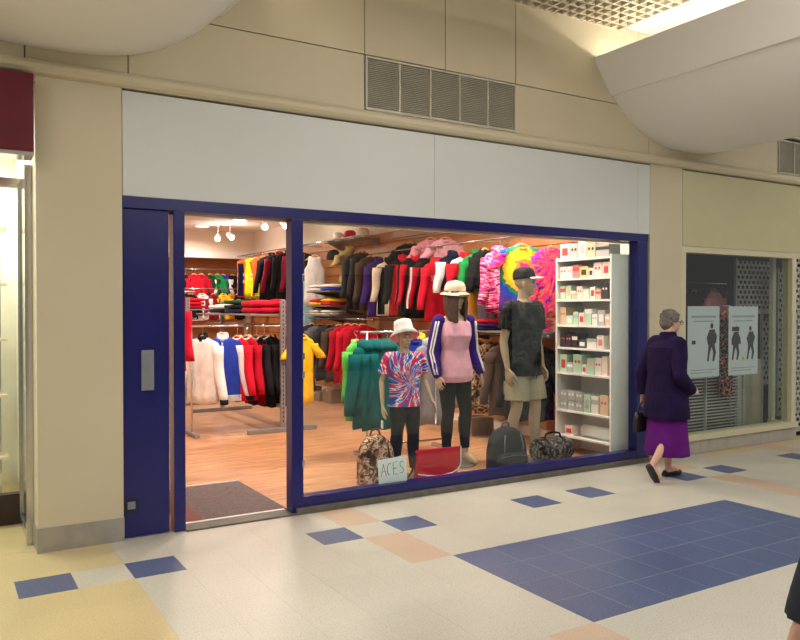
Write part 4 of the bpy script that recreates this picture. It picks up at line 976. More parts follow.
for sd, (el, wr_, _, _) in arms.items():
    sh = Vector((sd * sw * 1.05, 0.01, 0.795 * h)); el, wr_ = Vector(el), Vector(wr_)
    bj = B(); capsule(bj, sh, 0.070, el, 0.062, 14); e = el.lerp(wr_, .93); capsule(bj, el, 0.062, el.lerp(e, .8), 0.056, 14); capsule(bj, el.lerp(e, .8), .052, e, .046, 14)
    erings(bj, [(sd * 0.135, 0.055, 0.86, 0.045, 0.075), (sd * 0.13, 0.05, 1.1, 0.045, 0.07), (sd * 0.125, 0.045, 1.3, 0.05, 0.075), (sd * 0.10, 0.03, 1.43, 0.045, 0.06)], 14)
    jo = link('jacket_side', remesh(bj, 0.008, 4, 0.005, 12), F['violet'], fm, True)
    # white sleeve stripes following the arm
    for off in (-0.012, 0.014):
        P = [sh.lerp(el, q / 5) for q in range(6)] + [el.lerp(e, q / 4) for q in range(1, 5)]
        rad = [0.072 - 0.008 * q / 5 for q in range(6)] + [0.063 - .013 * q / 4 for q in range(1, 5)]
        bs = B(); rr = []
        for p, r in zip(P, rad):
            d = Vector((sd * 0.62, -0.78, 0)).normalized(); tt = Vector((-d.y, d.x, 0)); c = p + d * (r + 0.001) + tt * off
            rr.append([c + tt * 0.008 + d * .003, c - tt * 0.008 + d * .003, c - tt * 0.008 - d * .008, c + tt * 0.008 - d * .008])
        loft(bs, rr); mk('stripe', bs, F['white'], jo, True)
link('leggings', legwear(h, legs, 1.86, 0.008, 0.575, fem=True), F['black'], fm, True)
b = B(); HM = M
for k in range(14):
    a = PI * (0.0 + k / 13.0); x = 0.086 * math.cos(a); y = 0.012 + 0.088 * math.sin(a)
    p = HM @ Vector((x * s, y * s, 0.06 * s)); q = HM @ Vector((x * 1.05 * s, (y * 0.9 - 0.01) * s, -0.06 * s)); r = HM @ Vector((x * 1.15 * s, (y * .8 - 0.055) * s, -0.20 * s))
    capsule(b, p, 0.022, q, 0.024, 8); capsule(b, q, 0.024, r, 0.016, 8)
for sx in (-1, 1):
    for k in range(3):
        p = HM @ Vector((sx * (0.075 - 0.012 * k) * s, (-0.03 - 0.022 * k) * s, 0.075 * s)); q = HM @ Vector((sx * (0.088 - 0.008 * k) * s, (-0.045 - 0.02 * k) * s, -0.05 * s)); r = HM @ Vector((sx * (0.085 - 0.012 * k) * s, (-0.085 - .01 * k) * s, -0.21 * s))
        capsule(b, p, 0.020, q, 0.023, 8); capsule(b, q, 0.023, r, 0.014, 8)
ell(b, HM @ Vector((0, 0.012 * s, 0.055 * s)), (0.086 * s, 0.102 * s, 0.09 * s), HM.to_3x3())
link('hair', remesh(b, 0.008, 3, 0.004, 40), HAIR_B, fm, True)
cc = cap_on(fm, M, s * 1.10, F['cream'], None, tilt=-0.05)
b = B(); loft(b, [[(M @ Vector(((rr_) * math.cos(2 * PI * k / 24) * s, (rr_ * 1.12) * math.sin(2 * PI * k / 24) * s + 0.006 * s, (z_) * s))) for k in range(24)] for rr_, z_ in ((0.094, 0.070), (0.135, 0.045), (0.137, 0.040), (0.092, 0.060))], cap=False, closed=True); mk('brim', b, F['cream'], cc, True)
b = B(); lathe(b, [(0.22, -0.02), (0.22, -0.008), (0.215, -0.004), (0.01, -0.003)], 32); mk('base_plate', b, MATS['base_glass'], fm)
# ------------------------------------------------------------------ child mannequin
h = 1.365
km = thing('mannequin', 'child mannequin in white bucket hat and red, white and blue tie-dye t-shirt', 'mannequin', (3.635, 5.90, 0.015), math.radians(-12))
arms = {-1: ((-0.205, 0.04, 0.87), (-0.215, -0.02, 0.655), (0.02, -0.2, -1), (-1, 0, 0)), 1: ((0.205, 0.03, 0.87), (0.235, -0.09, 0.69), (0.25, -0.5, -0.85), (1, 0, 0))}
legs = std_legs(h, 0.02)
me, M, s = figure(h, False, arms, legs, yaw=math.radians(4), thick=0.82)
link('body', me, SKIN_M, km, True); face_paint(km, M, s)
ts = link('t_shirt', shirt(h, False, arms, 0.645, 0.020, 0.66, flare=1.08), TIE_CHILD, km, True)
link('trousers', legwear(h, legs, 1.95, 0.014, 0.53), F['black'], km, True)
b = B(); n = 28
pr = [(0.082, 0.055), (0.086, 0.03), (0.150, -0.035), (0.153, -0.032), (0.098, 0.035), (0.094, 0.075), (0.085, 0.125), (0.05, 0.14), (0.004, 0.142)]
hm = Matrix.Translation((0, 0, 0.0)); sc = 1.16 * s
HT = M @ Matrix.Translation((0, 0.012, 0.052)) @ Matrix.Rotation(-0.36, 4, 'X')
loft(b, [[HT @ Vector((r * sc * math.cos(2 * PI * k / n), r * 1.1 * sc * math.sin(2 * PI * k / n) + 0.004, z * sc + 0.002)) for k in range(n)] for r, z in pr])
bh = mk('bucket_hat', b, F['white'], km, True)
b = B(); loft(b, [[HT @ Vector((r * sc * math.cos(2 * PI * k / n), r * 1.1 * sc * math.sin(2 * PI * k / n) + 0.004, z * sc + 0.000)) for k in range(n)] for r, z in ((0.083, 0.052), (0.087, 0.027), (0.1495, -0.0375), (0.147, -0.0385), (0.084, 0.027), (0.080, 0.052))], cap=False, closed=True); mk('brim_lining', b, F['pink'], bh, True)
b = B(); box(b, 0.11, 0.20, 0.02, 0.08, 0.50, 0.62, 0.004); 
b.free()
b = B(); box(b, -0.235, -0.225, -0.07, -0.03, 0.46, 0.53, 0.001); mk('price_tag', b, WHITE, km)
b = B(); lathe(b, [(0.19, -0.015), (0.19, -0.006), (0.185, -0.003), (0.01, -0.002)], 32); mk('base_plate', b, MATS['base_glass'], km)
# ------------------------------------------------------------------ woman walking by
h = 1.54
wm = thing('person', 'woman in dark navy coat and long purple skirt walking past the shopfront', 'person', (5.67, 4.66, 0.0), math.radians(84))
arms = {-1: ((-0.24, 0.09, 0.96), (-0.20, -0.10, 0.80), (0.25, -1, 0.1), (-1, 0, 0.3)), 1: ((0.25, 0.08, 0.95), (0.25, 0.06, 0.735), (0.0, -0.1, -1), (1, 0, 0))}
legs = {-1: ((-0.072, 0.0, 0.77), (-0.08, 0.02, 0.43), (-0.075, 0.245, 0.155), (-0.08, 0.175, 0.03)), 1: ((0.072, 0, 0.77), (0.075, -0.10, 0.42), (0.075, -0.09, 0.075), (0.085, -0.235, 0.022))}
me, M, s = figure(h, True, arms, legs, yaw=math.radians(-14), pitch=0.12, lean=(0, -0.035))
link('body', me, SKIN_W, wm, True); face_paint(wm, M, s)
COATM = plain('navy_wool', srgb(34, 22, 58), 0.92, 0, 0.15, 9, 0.2, 30, 0.15)
def coat_extra(b):
    erings(b, [(0, 0.01, 0.56, 0.225, 0.185), (0, 0.012, 0.66, 0.22, 0.178), (0, 0.01, 0.80, 0.205, 0.16), (0, 0.006, 0.95, 0.19, 0.145), (0, 0.004, 1.10, 0.195, 0.145), (0, 0.004, 1.2, 0.20, 0.135)], 24)
    erings(b, [(0, 0.0, 1.24, 0.10, 0.085), (0, 0.0, 1.31, 0.078, 0.075), (0, 0.002, 1.335, 0.068, 0.066)], 20)
co = link('coat', shirt(h, True, arms, 0.60, 0.040, 1.93, coat_extra, wr=0.006, top=0.80), COATM, wm, True)
b = B(); bx_ = [(0, 0.0, 0.225, 0.205, 0.185), (0, 0.003, 0.24, 0.208, 0.188), (0, 0.0, 0.40, 0.195, 0.165), (0, 0, 0.60, 0.185, 0.150), (0, 0, 0.74, 0.15, 0.11)]
n = 48; rings = []
for cx, cy, z, rx, ry in bx_: rings.append([Vector((cx + rx * (1 + 0.035 * math.sin(k * 2 * PI / n * 9) * (0.8 - z)) * math.cos(2 * PI * k / n), cy + ry * (1 + 0.035 * math.sin(k * 2 * PI / n * 9) * (.8 - z)) * math.sin(2 * PI * k / n), z)) for k in range(n)])
loft(b, rings); mk('skirt', b, fab('purple_skirt', 92, 22, 112), wm, True)
b = B()
ell(b, M @ Vector((0, 0.022 * s, 0.055 * s)), (0.088 * s, 0.098 * s, 0.092 * s), M.to_3x3()); ell(b, M @ Vector((0, 0.06 * s, 0.0)), (0.080 * s, 0.062 * s, 0.085 * s), M.to_3x3())
for k in range(40):
    a = PI * 2 * k / 40; zz = random.uniform(-0.02, 0.12); rr_ = math.sqrt(max(0.1, 1 - ((zz - 0.04) / 0.11) ** 2))
    if math.sin(a) < -0.45 and zz < 0.07: continue
    ell(b, M @ Vector((0.082 * rr_ * math.cos(a) * s, (0.09 * rr_ * math.sin(a) + 0.024) * s, zz * s)), (0.020 * s, 0.020 * s, 0.018 * s), None, 1)
link('hair', remesh(b, 0.007, 2, 0.004, 50), HAIR_G, wm, True)
b = B()
for sx in (-1, 1):
    bar(b, M @ Vector((sx * 0.078 * s, 0.0, 0.016 * s)), M @ Vector((sx * 0.066 * s, -0.09 * s, 0.018 * s)), 0.0025)
    tube(b, [M @ Vector(((sx * 0.036 + 0.026 * math.cos(q * PI / 5)) * s, -0.098 * s, (0.014 + 0.02 * math.sin(q * PI / 5)) * s)) for q in range(11)], 0.0022, 6)
mk('glasses', b, BLACK, wm)
SHOE = plain('black_leather', srgb(28, 22, 26), 0.4)
for sd in (-1, 1):
    hp, kn, an, to = [Vector(v) for v in legs[sd]]
    b = B(); d = to - an
    if sd > 0:
        capsule(b, (an.x, an.y + 0.03, 0.032), 0.031, (an.x + .006, an.y - 0.08, 0.030), 0.036, 12); capsule(b, (an.x + .006, an.y - .08, .030), .036, (to.x, to.y, 0.024), 0.026, 12)
        box(b, an.x - 0.028, an.x + 0.03, an.y + 0.0, an.y + 0.055, 0.0, 0.03)
    else:
        u = Vector((0, -0.55, -0.83)).normalized(); p0 = an + Vector((0, 0.035, -0.012))
        capsule(b, p0, 0.032, p0 + u * 0.10, 0.036, 12); capsule(b, p0 + u * .10, .036, p0 + u * 0.175, 0.024, 12)
    me2 = remesh(b, 0.006, 3)
    if sd > 0:
        for v in me2.vertices: v.co.z = max(0.0, v.co.z)
    else:
        for v in me2.vertices: v.co.z = max(0.0, v.co.z)
    link('shoe', me2, SHOE, wm, True)
hb = thing('handbag', 'small black handbag held by the walking woman', 'bag', (0, 0, 0))
th = math.radians(84)
def wloc(p): q = rot_xy(p, th); return Vector((q[0] + 5.67, q[1] + 4.66, q[2]))
c = wloc((0.25, 0.05, 0.0)); hb.location = (c.x, c.y, 0.40); hb.rotation_euler = (0, 0, th + 0.2)
b = B(); erings(b, [(0, 0, 0.0, 0.045, 0.13), (0, 0, 0.03, 0.052, 0.14), (0, 0, 0.13, 0.045, 0.13), (0, 0, 0.18, 0.03, 0.115)], 18); mk('body', b, SHOE, hb, True)
b = B(); tube(b, [(0, -0.08, 0.17), (0, -0.06, 0.24), (0, -0.02, 0.275), (0, 0.02, 0.275), (0, 0.06, 0.24), (0, 0.08, 0.17)], 0.007, 8); mk('handle', b, SHOE, hb, True)
# ------------------------------------------------------------------ passer-by at the edge of the frame
h = 1.70
pp = thing('person', 'passer-by in a dark navy jacket and trousers walking close to the camera', 'person', (2.163, 1.098, 0.0), math.radians(62))
arms = {-1: ((-0.27, 0.26, 1.06), (-0.25, 0.34, 0.80), (0.02, 0.1, -1), (-1, 0, 0)), 1: ((0.26, -0.04, 1.05), (0.24, -0.22, 0.90), (0, -0.8, -.5), (1, 0, 0))}
legs = {-1: ((-0.08, 0, 0.85), (-0.085, -0.16, 0.49), (-0.09, -0.24, 0.08), (-0.10, -0.40, 0.025)), 1: ((0.08, 0, 0.85), (0.085, 0.04, 0.46), (0.08, 0.30, 0.16), (0.085, 0.20, 0.03))}
me, M, s = figure(h, False, arms, legs, voxel=0.007)
link('body', me, SKIN_W, pp, True); face_paint(pp, M, s)
link('jacket', shirt(h, False, arms, 0.80, 0.03, 1.99), plain('navy_jacket', srgb(26, 30, 48), 0.8, 0, 0.1, 9, 0.2, 30), pp, True)
link('trousers', legwear(h, legs, 1.97, 0.02, 0.58), F['charcoal'], pp, True)
b = B(); ell(b, M @ Vector((0, 0.018 * s, 0.052 * s)), (0.084 * s, 0.098 * s, 0.092 * s), M.to_3x3()); ell(b, M @ Vector((0, 0.05 * s, 0.0)), (0.078 * s, 0.06 * s, 0.08 * s), M.to_3x3())
link('hair', remesh(b, 0.008, 3, 0.003, 40), HAIR_B, pp, True)
for sd in (-1, 1):
    an, to = Vector(legs[sd][2]), Vector(legs[sd][3]); b = B()
    capsule(b, an + Vector((0, .02, -0.03)), 0.045, an.lerp(to, .6), 0.046, 12); capsule(b, an.lerp(to, .6), .046, to + Vector((0, -.02, 0.01)), 0.034, 12)
    me2 = remesh(b, 0.008, 3)
    for v in me2.vertices: v.co.z = max(0.0, v.co.z)
    link('shoe', me2, SHOE, pp, True)
# ================================================================== WHITE SHELVING WITH BOXED STOCK
su = thing('shelving_unit', 'tall white shelving unit of boxed gifts beside the window frame', 'shelving', (0, 0, 0))
SHW = plain('white_shelf_laminate', srgb(232, 228, 222), 0.45, 0, 0.02)
X0, X1, Y0, Y1 = 5.76, 6.13, 5.44, 6.20
bx('side_panel', SHW, su, X0, X1, Y0 - 0.02, Y0, 0, 2.09); bx('side_panel', SHW, su, X0, X1, Y1, Y1 + 0.02, 0, 2.09)
bx('back_panel', SHW, su, X1 - 0.008, X1, Y0, Y1, 0, 2.09)
LV = [0.19, 0.46, 0.86, 1.13, 1.37, 1.64, 1.865, 2.07]
for z in LV: bx('shelf', SHW, su, X0, X1 - 0.008, Y0, Y1, z - 0.02, z)
PB = {k: plain('card_' + k, srgb(*c), 0.55, 0, 0.03) for k, c in dict(white=(226, 220, 210), pink=(226, 120, 120), mint=(178, 206, 176), red=(190, 60, 62), dark=(48, 40, 42), tan=(206, 178, 146), grey=(170, 168, 166), blush=(238, 206, 196), gold=(210, 186, 120)).items()}
def gift(label, y, z, wy, h, dp, m, m2, group, style='front'):
    t = thing('gift_box', label, 'box', (X0 + 0.03, y, z), 0, group)
    b = B(); box(b, 0, dp, 0.002, wy - 0.002, 0, h, 0.003); mk('carton', b, PB[m], t)
    if style == 'front':
        bx('label_panel', PB[m2], t, -0.0015, 0.0, wy * 0.22, wy * 0.78, h * 0.25, h * 0.72)
    elif style == 'band':
        bx('label_band', PB[m2], t, -0.0015, 0.0, 0.003, wy - 0.003, h * 0.55, h * 0.80)
    elif style == 'dots':
        for q in range(2):
            b = B(); n = 10; rr = []
            for xx in (-0.002, 0.0): rr.append([Vector((xx, wy * (0.3 + 0.4 * q) + wy * 0.13 * math.cos(2 * PI * k / n), h * 0.62 + wy * 0.13 * math.sin(2 * PI * k / n))) for k in range(n)])
            loft(b, rr); mk('round_print', b, PB[m2], t)
    elif style == 'lid':
        bx('lid', PB[m2], t, -0.003, dp + .003, -0.001, wy + 0.001, h * 0.72, h + 0.002)
def row(z, spec, word):
    y = Y1 - 0.012
    for wy, h, m, m2, st, desc in spec:
        y -= wy
        gift('%s on the %s' % (desc, word), y, z, wy - 0.004, h, 0.16, m, m2, 'boxes on the ' + word, st)
row(LV[6], [(0.10, .13, 'white', 'red', 'dots', 'white box with two red dots'), (0.09, .13, 'white', 'pink', 'dots', 'white box with two pink dots'), (0.10, .14, 'pink', 'red', 'band', 'salmon pink box'), (0.13, .12, 'gold', 'dark', 'front', 'pale gold box with dark print'), (0.07, .10, 'white', 'dark', 'front', 'small white box with dark print'), (0.12, .15, 'blush', 'red', 'dots', 'blush box with red dots'), (0.11, .15, 'blush', 'red', 'front', 'blush box with red panel')], 'topmost box shelf')
row(LV[5], [(0.09, .15, 'mint', 'red', 'band', 'mint box with red band'), (0.08, .15, 'mint', 'tan', 'front', 'mint box with tan panel'), (0.08, .09, 'tan', 'white', 'lid', 'low tan box with white lid'), (0.09, .14, 'blush', 'red', 'dots', 'blush box with red dots'), (0.10, .11, 'mint', 'white', 'front', 'mint box with white panel'), (0.08, .13, 'white', 'red', 'front', 'white box with red panel'), (0.08, .10, 'tan', 'red', 'band', 'tan box with red band'), (0.10, .17, 'dark', 'white', 'dots', 'dark box with white dots')], 'second box shelf from the top')
row(LV[4], [(0.09, .19, 'tan', 'red', 'dots', 'tall tan box with red dots'), (0.11, .10, 'mint', 'white', 'front', 'low mint box with white panel'), (0.08, .14, 'mint', 'grey', 'band', 'mint box with grey band'), (0.09, .13, 'blush', 'red', 'front', 'blush box with red panel'), (0.10, .17, 'mint', 'white', 'lid', 'tall mint box with white lid'), (0.08, .12, 'white', 'grey', 'dots', 'white box with grey dots'), (0.10, .16, 'grey', 'white', 'front', 'grey box with white panel'), (0.07, .12, 'tan', 'white', 'band', 'small tan box with white band')], 'third box shelf from the top')
row(LV[3], [(0.09, .15, 'dark', 'red', 'dots', 'dark box with red dots'), (0.09, .15, 'dark', 'pink', 'dots', 'dark box with pink dots'), (0.09, .15, 'dark', 'white', 'band', 'dark box with white band'), (0.13, .09, 'dark', 'white', 'front', 'low dark box with white panel'), (0.14, .10, 'white', 'grey', 'lid', 'wide white box with grey lid'), (0.10, .14, 'white', 'pink', 'front', 'white box with pink panel')], 'shelf of dark boxes')
row(LV[2], [(0.11, .19, 'mint', 'red', 'front', 'mint box with red panel'), (0.09, .11, 'grey', 'white', 'band', 'low grey box with white band'), (0.13, .20, 'mint', 'red', 'dots', 'tall mint box with red dots'), (0.07, .10, 'white', 'red', 'front', 'small white box with red panel'), (0.11, .17, 'mint', 'tan', 'band', 'mint box with tan band'), (0.10, .18, 'white', 'red', 'dots', 'white box with red dots'), (0.08, .20, 'blush', 'white', 'front', 'blush box with white panel')], 'shelf of mint boxes')
MUG = [('white', 'grey')] * 3
for i in range(3):
    for q in range(2):
        gift('grey printed mug box %s on the wide-gap shelf' % ('below' if q == 0 else 'stacked on another'), Y1 - 0.13 - i * 0.115, LV[1] + q * 0.105, 0.11, 0.10, 0.14, 'grey', 'white', 'mug boxes', 'dots')
gift('mint box beside the mug boxes', Y1 - 0.47, LV[1], 0.10, 0.19, 0.14, 'mint', 'grey', 'boxes beside the mug boxes', 'front')
gift('white box beside the mug boxes', Y1 - 0.58, LV[1], 0.10, 0.18, 0.14, 'white', 'grey', 'boxes beside the mug boxes', 'band')
gift('tan patterned box at the window end of the mug shelf', Y1 - 0.71, LV[1], 0.11, 0.20, 0.14, 'tan', 'red', 'boxes beside the mug boxes', 'dots')
gift('small pink box on the lowest shelf beside the rolled paper', Y1 - 0.22, LV[0], 0.13, 0.10, 0.14, 'blush', 'red', 'boxes on the lowest shelf', 'front')
rp = thing('paper_roll', 'large white roll lying on the lowest shelf', 'roll', (X0 + 0.12, Y0 + 0.04, LV[0] + 0.065))
b = B(); tube(b, [(0, 0, 0), (0, 0.42, 0)], 0.065, 20); mk('roll', b, WHITE, rp, True)
b = B(); tube(b, [(0, -0.002, 0), (0, 0.423, 0)], 0.022, 12); mk('core', b, PB['tan'], rp)
row(2.07, [(0.15, .17, 'blush', 'red', 'front', 'blush picture box with red panel'), (0.12, .16, 'grey', 'dark', 'dots', 'grey box with dark dots'), (0.12, .20, 'white', 'grey', 'front', 'tall white box with grey panel'), (0.13, .15, 'tan', 'dark', 'dots', 'tan box with dark dots'), (0.19, .13, 'grey', 'dark', 'band', 'wide grey box with dark band')], 'top of the white shelving')
# ================================================================== BAGS AND SIGN IN THE WINDOW
def backpack(label, loc, rz, w_, h_, d_, mat, mat2, name='backpack'):
    t = thing(name, label, 'backpack', loc, rz)
    b = B(); rr = []
    for z, k, kd in ((0, .86, .8), (.03, .98, .98), (.15, 1.0, 1.0), (.5, .98, 1.0), (.75, .86, .92), (.9, .64, .75), (.975, .38, .5), (1.0, .15, .25)):
        n = 24; sec = []
        for q in range(n):
            a = 2 * PI * q / n; c_, s_ = math.cos(a), math.sin(a)
            sec.append(Vector((w_ / 2 * k * math.copysign(abs(c_) ** 0.6, c_), d_ / 2 * kd * math.copysign(abs(s_) ** 0.6, s_), h_ * z)))
        rr.append(sec)
    loft(b, rr); mk('body', b, mat, t, True)
    b = B(); rr = []
    for z, k in ((0.04, .78), (.08, .84), (.30, .84), (.42, .78), (.47, .6)):
        sec = []
        for q in range(20):
            a = 2 * PI * q / 20; c_, s_ = math.cos(a), math.sin(a)
            sec.append(Vector((w_ / 2 * k * math.copysign(abs(c_) ** 0.5, c_), -d_ * 0.44 + d_ * 0.16 * math.copysign(abs(s_) ** 0.5, s_), h_ * z)))
        rr.append(sec)
    loft(b, rr); pk = mk('front_pocket', b, mat, t, True)
    b = B(); tube(b, [(-w_ * .34, -d_ * .60, h_ * .40), (0, -d_ * .615, h_ * .425), (w_ * .34, -d_ * .60, h_ * .40)], 0.004, 6); mk('zip', b, mat2, pk)
    b = B(); tube(b, [(-0.045, 0.02, h_ * .97), (-0.035, 0.02, h_ + .03), (0, 0.02, h_ + .045), (0.035, 0.02, h_ + .03), (0.045, .02, h_ * .97)], 0.009, 8); mk('handle', b, mat2, t, True)
    for s in (-1, 1):
        b = B(); tube(b, [(s * w_ * .22, -d_ * .47, h_ * .86), (s * w_ * .26, -d_ * .53, h_ * .65), (s * w_ * .26, -d_ * .55, h_ * .48)], 0.008, 6); mk('strap', b, mat2, t, True)
    b = B(); box(b, -w_ * .40, w_ * .40, -d_ * .40, d_ * .40, 0.0, 0.02, 0.006); mk('base', b, F['black'], t)
    return t
backpack('brown and cream camouflage backpack beside the paper sign', (3.235, 5.72, 0), math.radians(-10), 0.33, 0.46, 0.20, CAMO_B, F['brown'])
backpack('plain grey backpack at the feet of the male mannequin', (4.60, 5.63, 0), math.radians(-4), 0.40, 0.43, 0.22, fab('slate', 42, 44, 50), F['midgrey'])
rb = thing('shoulder_bag', 'red shoulder bag with white piped flap leaning below the mannequins', 'bag', (3.79, 5.62, 0), math.radians(-6))
b = B(); rr = []
for z, k, dd in ((0, .92, .9), (.02, 1, 1), (.15, 1, 1), (.28, .97, .7), (.30, .93, .45)):
    rr.append([Vector((0.205 * k * math.copysign(abs(math.cos(2 * PI * q / 24)) ** .4, math.cos(2 * PI * q / 24)), 0.06 * dd * math.copysign(abs(math.sin(2 * PI * q / 24)) ** .5, math.sin(2 * PI * q / 24)), z)) for q in range(24)])
loft(b, rr); mk('body', b, F['crimson'], rb, True)
REDF = fab('bag_red', 196, 22, 44)
b = B(); out = [(-0.205, 0.305), (0.215, 0.32), (0.215, 0.18)] + [(0.205, 0.145), (0.175, 0.112), (0.12, 0.09)] + [(0.0, 0.075), (-0.12, 0.085), (-0.215, 0.105)]
loft(b, [[Vector((x, -0.068 - 0.01 * (0.3 - z), z)) for x, z in out], [Vector((x, -0.060 - 0.01 * (0.3 - z), z)) for x, z in out]]); fp = mk('flap', b, REDF, rb)
b = B(); tube(b, [(x, -0.070 - 0.01 * (0.3 - z), z) for x, z in out[1:]], 0.0055, 6); mk('piping', b, F['white'], fp)
b = B(); tube(b, [(-0.2, 0.0, 0.28), (-0.22, 0.03, 0.12), (-0.26, 0.06, 0.03), (-0.20, 0.12, 0.012), (0.0, 0.14, 0.012), (0.2, 0.08, 0.03), (0.22, 0.02, 0.15), (0.205, 0, 0.28)], 0.010, 6); mk('strap', b, F['black'], rb, True)
db = thing('duffel_bag', 'dark camouflage duffel bag beside the white shelving', 'bag', (5.32, 5.80, 0), math.radians(-6))
b = B(); rr = []
for x, k in ((-.21, .3), (-.205, .85), (-.17, 1), (0, 1.02), (.17, 1), (.205, .85), (.21, .3)):
    rr.append([Vector((x, 0.12 * k * math.cos(2 * PI * q / 20), 0.122 + 0.12 * k * math.sin(2 * PI * q / 20))) for q in range(20)])
loft(b, rr); mk('body', b, ramp_mat('camo_duffel', noise_src(24, 2), [(0, (30, 30, 34)), (0.45, (70, 66, 66)), (0.55, (150, 140, 132)), (0.6, (44, 44, 48))]), db, True)
for x in (-.10, .10):
    b = B(); n = 16; tube(b, [(x, 0.124 * math.cos(a), 0.122 + 0.124 * math.sin(a)) for a in [2 * PI * q / n for q in range(n + 1)]], 0.011, 6); mk('strap', b, F['black'], db, True)
    bx('buckle', CHROME, db, x - .02, x + .02, -0.118, -0.10, 0.16, 0.20, 0.004)
b = B(); tube(b, [(-.10, -0.02, .245), (-.08, -0.02, .285), (0, -0.02, .30), (.08, -0.02, .285), (.10, -.02, .245)], 0.010, 8); mk('handle', b, F['black'], db, True)
sg = thing('paper_sign', 'handwritten white paper sign reading ACES taped inside the window', 'sign', (3.055, W + 0.052, 0.105), 0)
sg.rotation_euler = (0, math.radians(-3), 0)
b = B(); box(b, 0, 0.268, -0.0008, 0.0008, 0, 0.215); mk('sheet', b, plain('paper', srgb(222, 226, 228), 0.8, 0, 0.03), sg)
INK = plain('blue_black_ink', srgb(60, 62, 84), 0.8); INKR = plain('red_ink', srgb(170, 70, 90), 0.8)
def stroke(pts, m, parent=sg):
    b = B(); tube(b, [(x, -0.0012, z) for x, z in pts], 0.0026, 6); mk('letter_stroke', b, m, parent)
zb, zt_ = 0.075, 0.175
stroke([(0.025, zb), (0.050, zt_)], INKR); stroke([(0.050, zt_), (0.072, zb)], INKR); stroke([(0.033, zb + .038), (0.066, zb + .038)], INKR)
stroke([(0.124, zt_ - .008)] + [(0.112 - 0.028 * math.sin(a), (zb + zt_) / 2 + 0.05 * math.cos(a)) for a in [0.3 + 2.5 * q / 8 for q in range(9)]], INK)
stroke([(0.182, zt_), (0.142, zt_), (0.142, zb), (0.182, zb)], INK); stroke([(0.142, (zb + zt_) / 2), (0.175, (zb + zt_) / 2)], INK)
stroke([(0.238, zt_ - .012), (0.222, zt_), (0.205, zt_ - .015), (0.208, zt_ - .04), (0.232, zb + .042), (0.238, zb + .018), (0.222, zb), (0.20, zb + .012)], INK)
# ================================================================== LEFT NEIGHBOUR SHOP
ls = struct('wall_left_shop', 'bright white shop interior behind the maroon sign', 'wall')
LW = plain('bright_white_wall', srgb(240, 236, 222), 0.6)
bx('back', LW, ls, -3.2, 0.78, 7.6, 7.7, 0, 3.0); bx('side', LW, ls, 0.62, 0.79, 5.52, 7.6, 0, 3.0); bx('side', LW, ls, -3.3, -3.2, 5.3, 7.7, 0, 3.0); bx('soffit', LW, ls, -3.2, 0.79, 5.3, 7.6, 2.96, 3.0)
bx('floor_slab', TILE_Y, ls, -3.2, 0.62, 5.35, 7.6, -0.02, 0.001)
area('left_shop_light', (-1.0, 6.75, 2.9), (2.4, 1.0), 130, (1.0, 0.96, 0.84))
ms = thing('shop_sign', 'plain maroon shop sign box above the bright window', 'sign', (0, 0, 0))
MAR = plain('maroon_gloss', srgb(98, 14, 38), 0.35)
bx('box', MAR, ms, -3.2, 0.525, W - 0.14, W + 0.05, 2.50, 2.975, 0.004); bx('lower_lip', CHROME, ms, -3.2, 0.525, W - 0.13, W + 0.05, 2.475, 2.499)
w2 = struct('window_2', 'chrome framed glass front of the bright shop on the pilaster side', 'window')
bx('corner_post', CHROME, w2, 0.50, 0.545, W + 0.20, W + 0.26, 0, 2.475); bx('post', CHROME, w2, 0.51, 0.545, 6.10, 6.15, 0, 2.475)
bx('side_pane', PANE, w2, 0.524, 0.530, W + 0.26, 6.10, 0.06, 2.45); bx('rail', CHROME, w2, 0.51, 0.545, W + 0.26, 6.10, 0.0, 0.06)
bx('front_pane', PANE, w2, -3.2, 0.51, 6.12, 6.126, 0.22, 2.45); bx('base', plain('dark_brown_base', srgb(52, 36, 30), 0.5), w2, -3.2, 0.51, 6.08, 6.16, 0.0, 0.22); bx('head_rail', CHROME, w2, -3.2, 0.51, 6.08, 6.16, 2.40, 2.47)
for x in (-1.2, ): bx('mullion', CHROME, w2, x - .02, x + .02, 6.1, 6.15, 0.2, 2.45)
du = thing('display_unit', 'pale glass-shelved display unit in the bright shop window', 'shelving', (0, 0, 0))
for x in (0.02, 0.46): bx('upright', CHROME, du, x - .008, x + .008, 7.16, 7.18, 0, 2.3)
for z in (0.35, 0.85, 1.3, 1.75, 2.2): bx('shelf', PLS := plain('pale_shelf', srgb(206, 196, 168), 0.4), du, -1.4, 0.50, 6.9, 7.2, z - 0.02, z)
for x in (-1.35, -0.6): bx('upright', CHROME, du, x - .008, x + .008, 7.16, 7.18, 0, 2.3)
for k, (x, z, c) in enumerate(((0.25, 0.35, 'tan'), (0.05, 0.35, 'gold'), (0.28, 0.85, 'white'), (0.02, 1.3, 'blush'), (0.3, 1.3, 'tan'), (0.2, 1.75, 'white'))):
    t = thing('display_box', 'pale %s box on the display unit, %s' % (c, ('lowest shelf by the post', 'lowest shelf', 'second shelf', 'middle shelf', 'middle shelf by the post', 'high shelf')[k]), 'box', (x, 7.0, z))
    bx('carton', PB[c], t, -0.08, 0.08, -0.05, 0.07, 0, 0.17, 0.003); bx('lid', PB['white'], t, -0.083, 0.083, -0.053, 0.073, 0.13, 0.174)
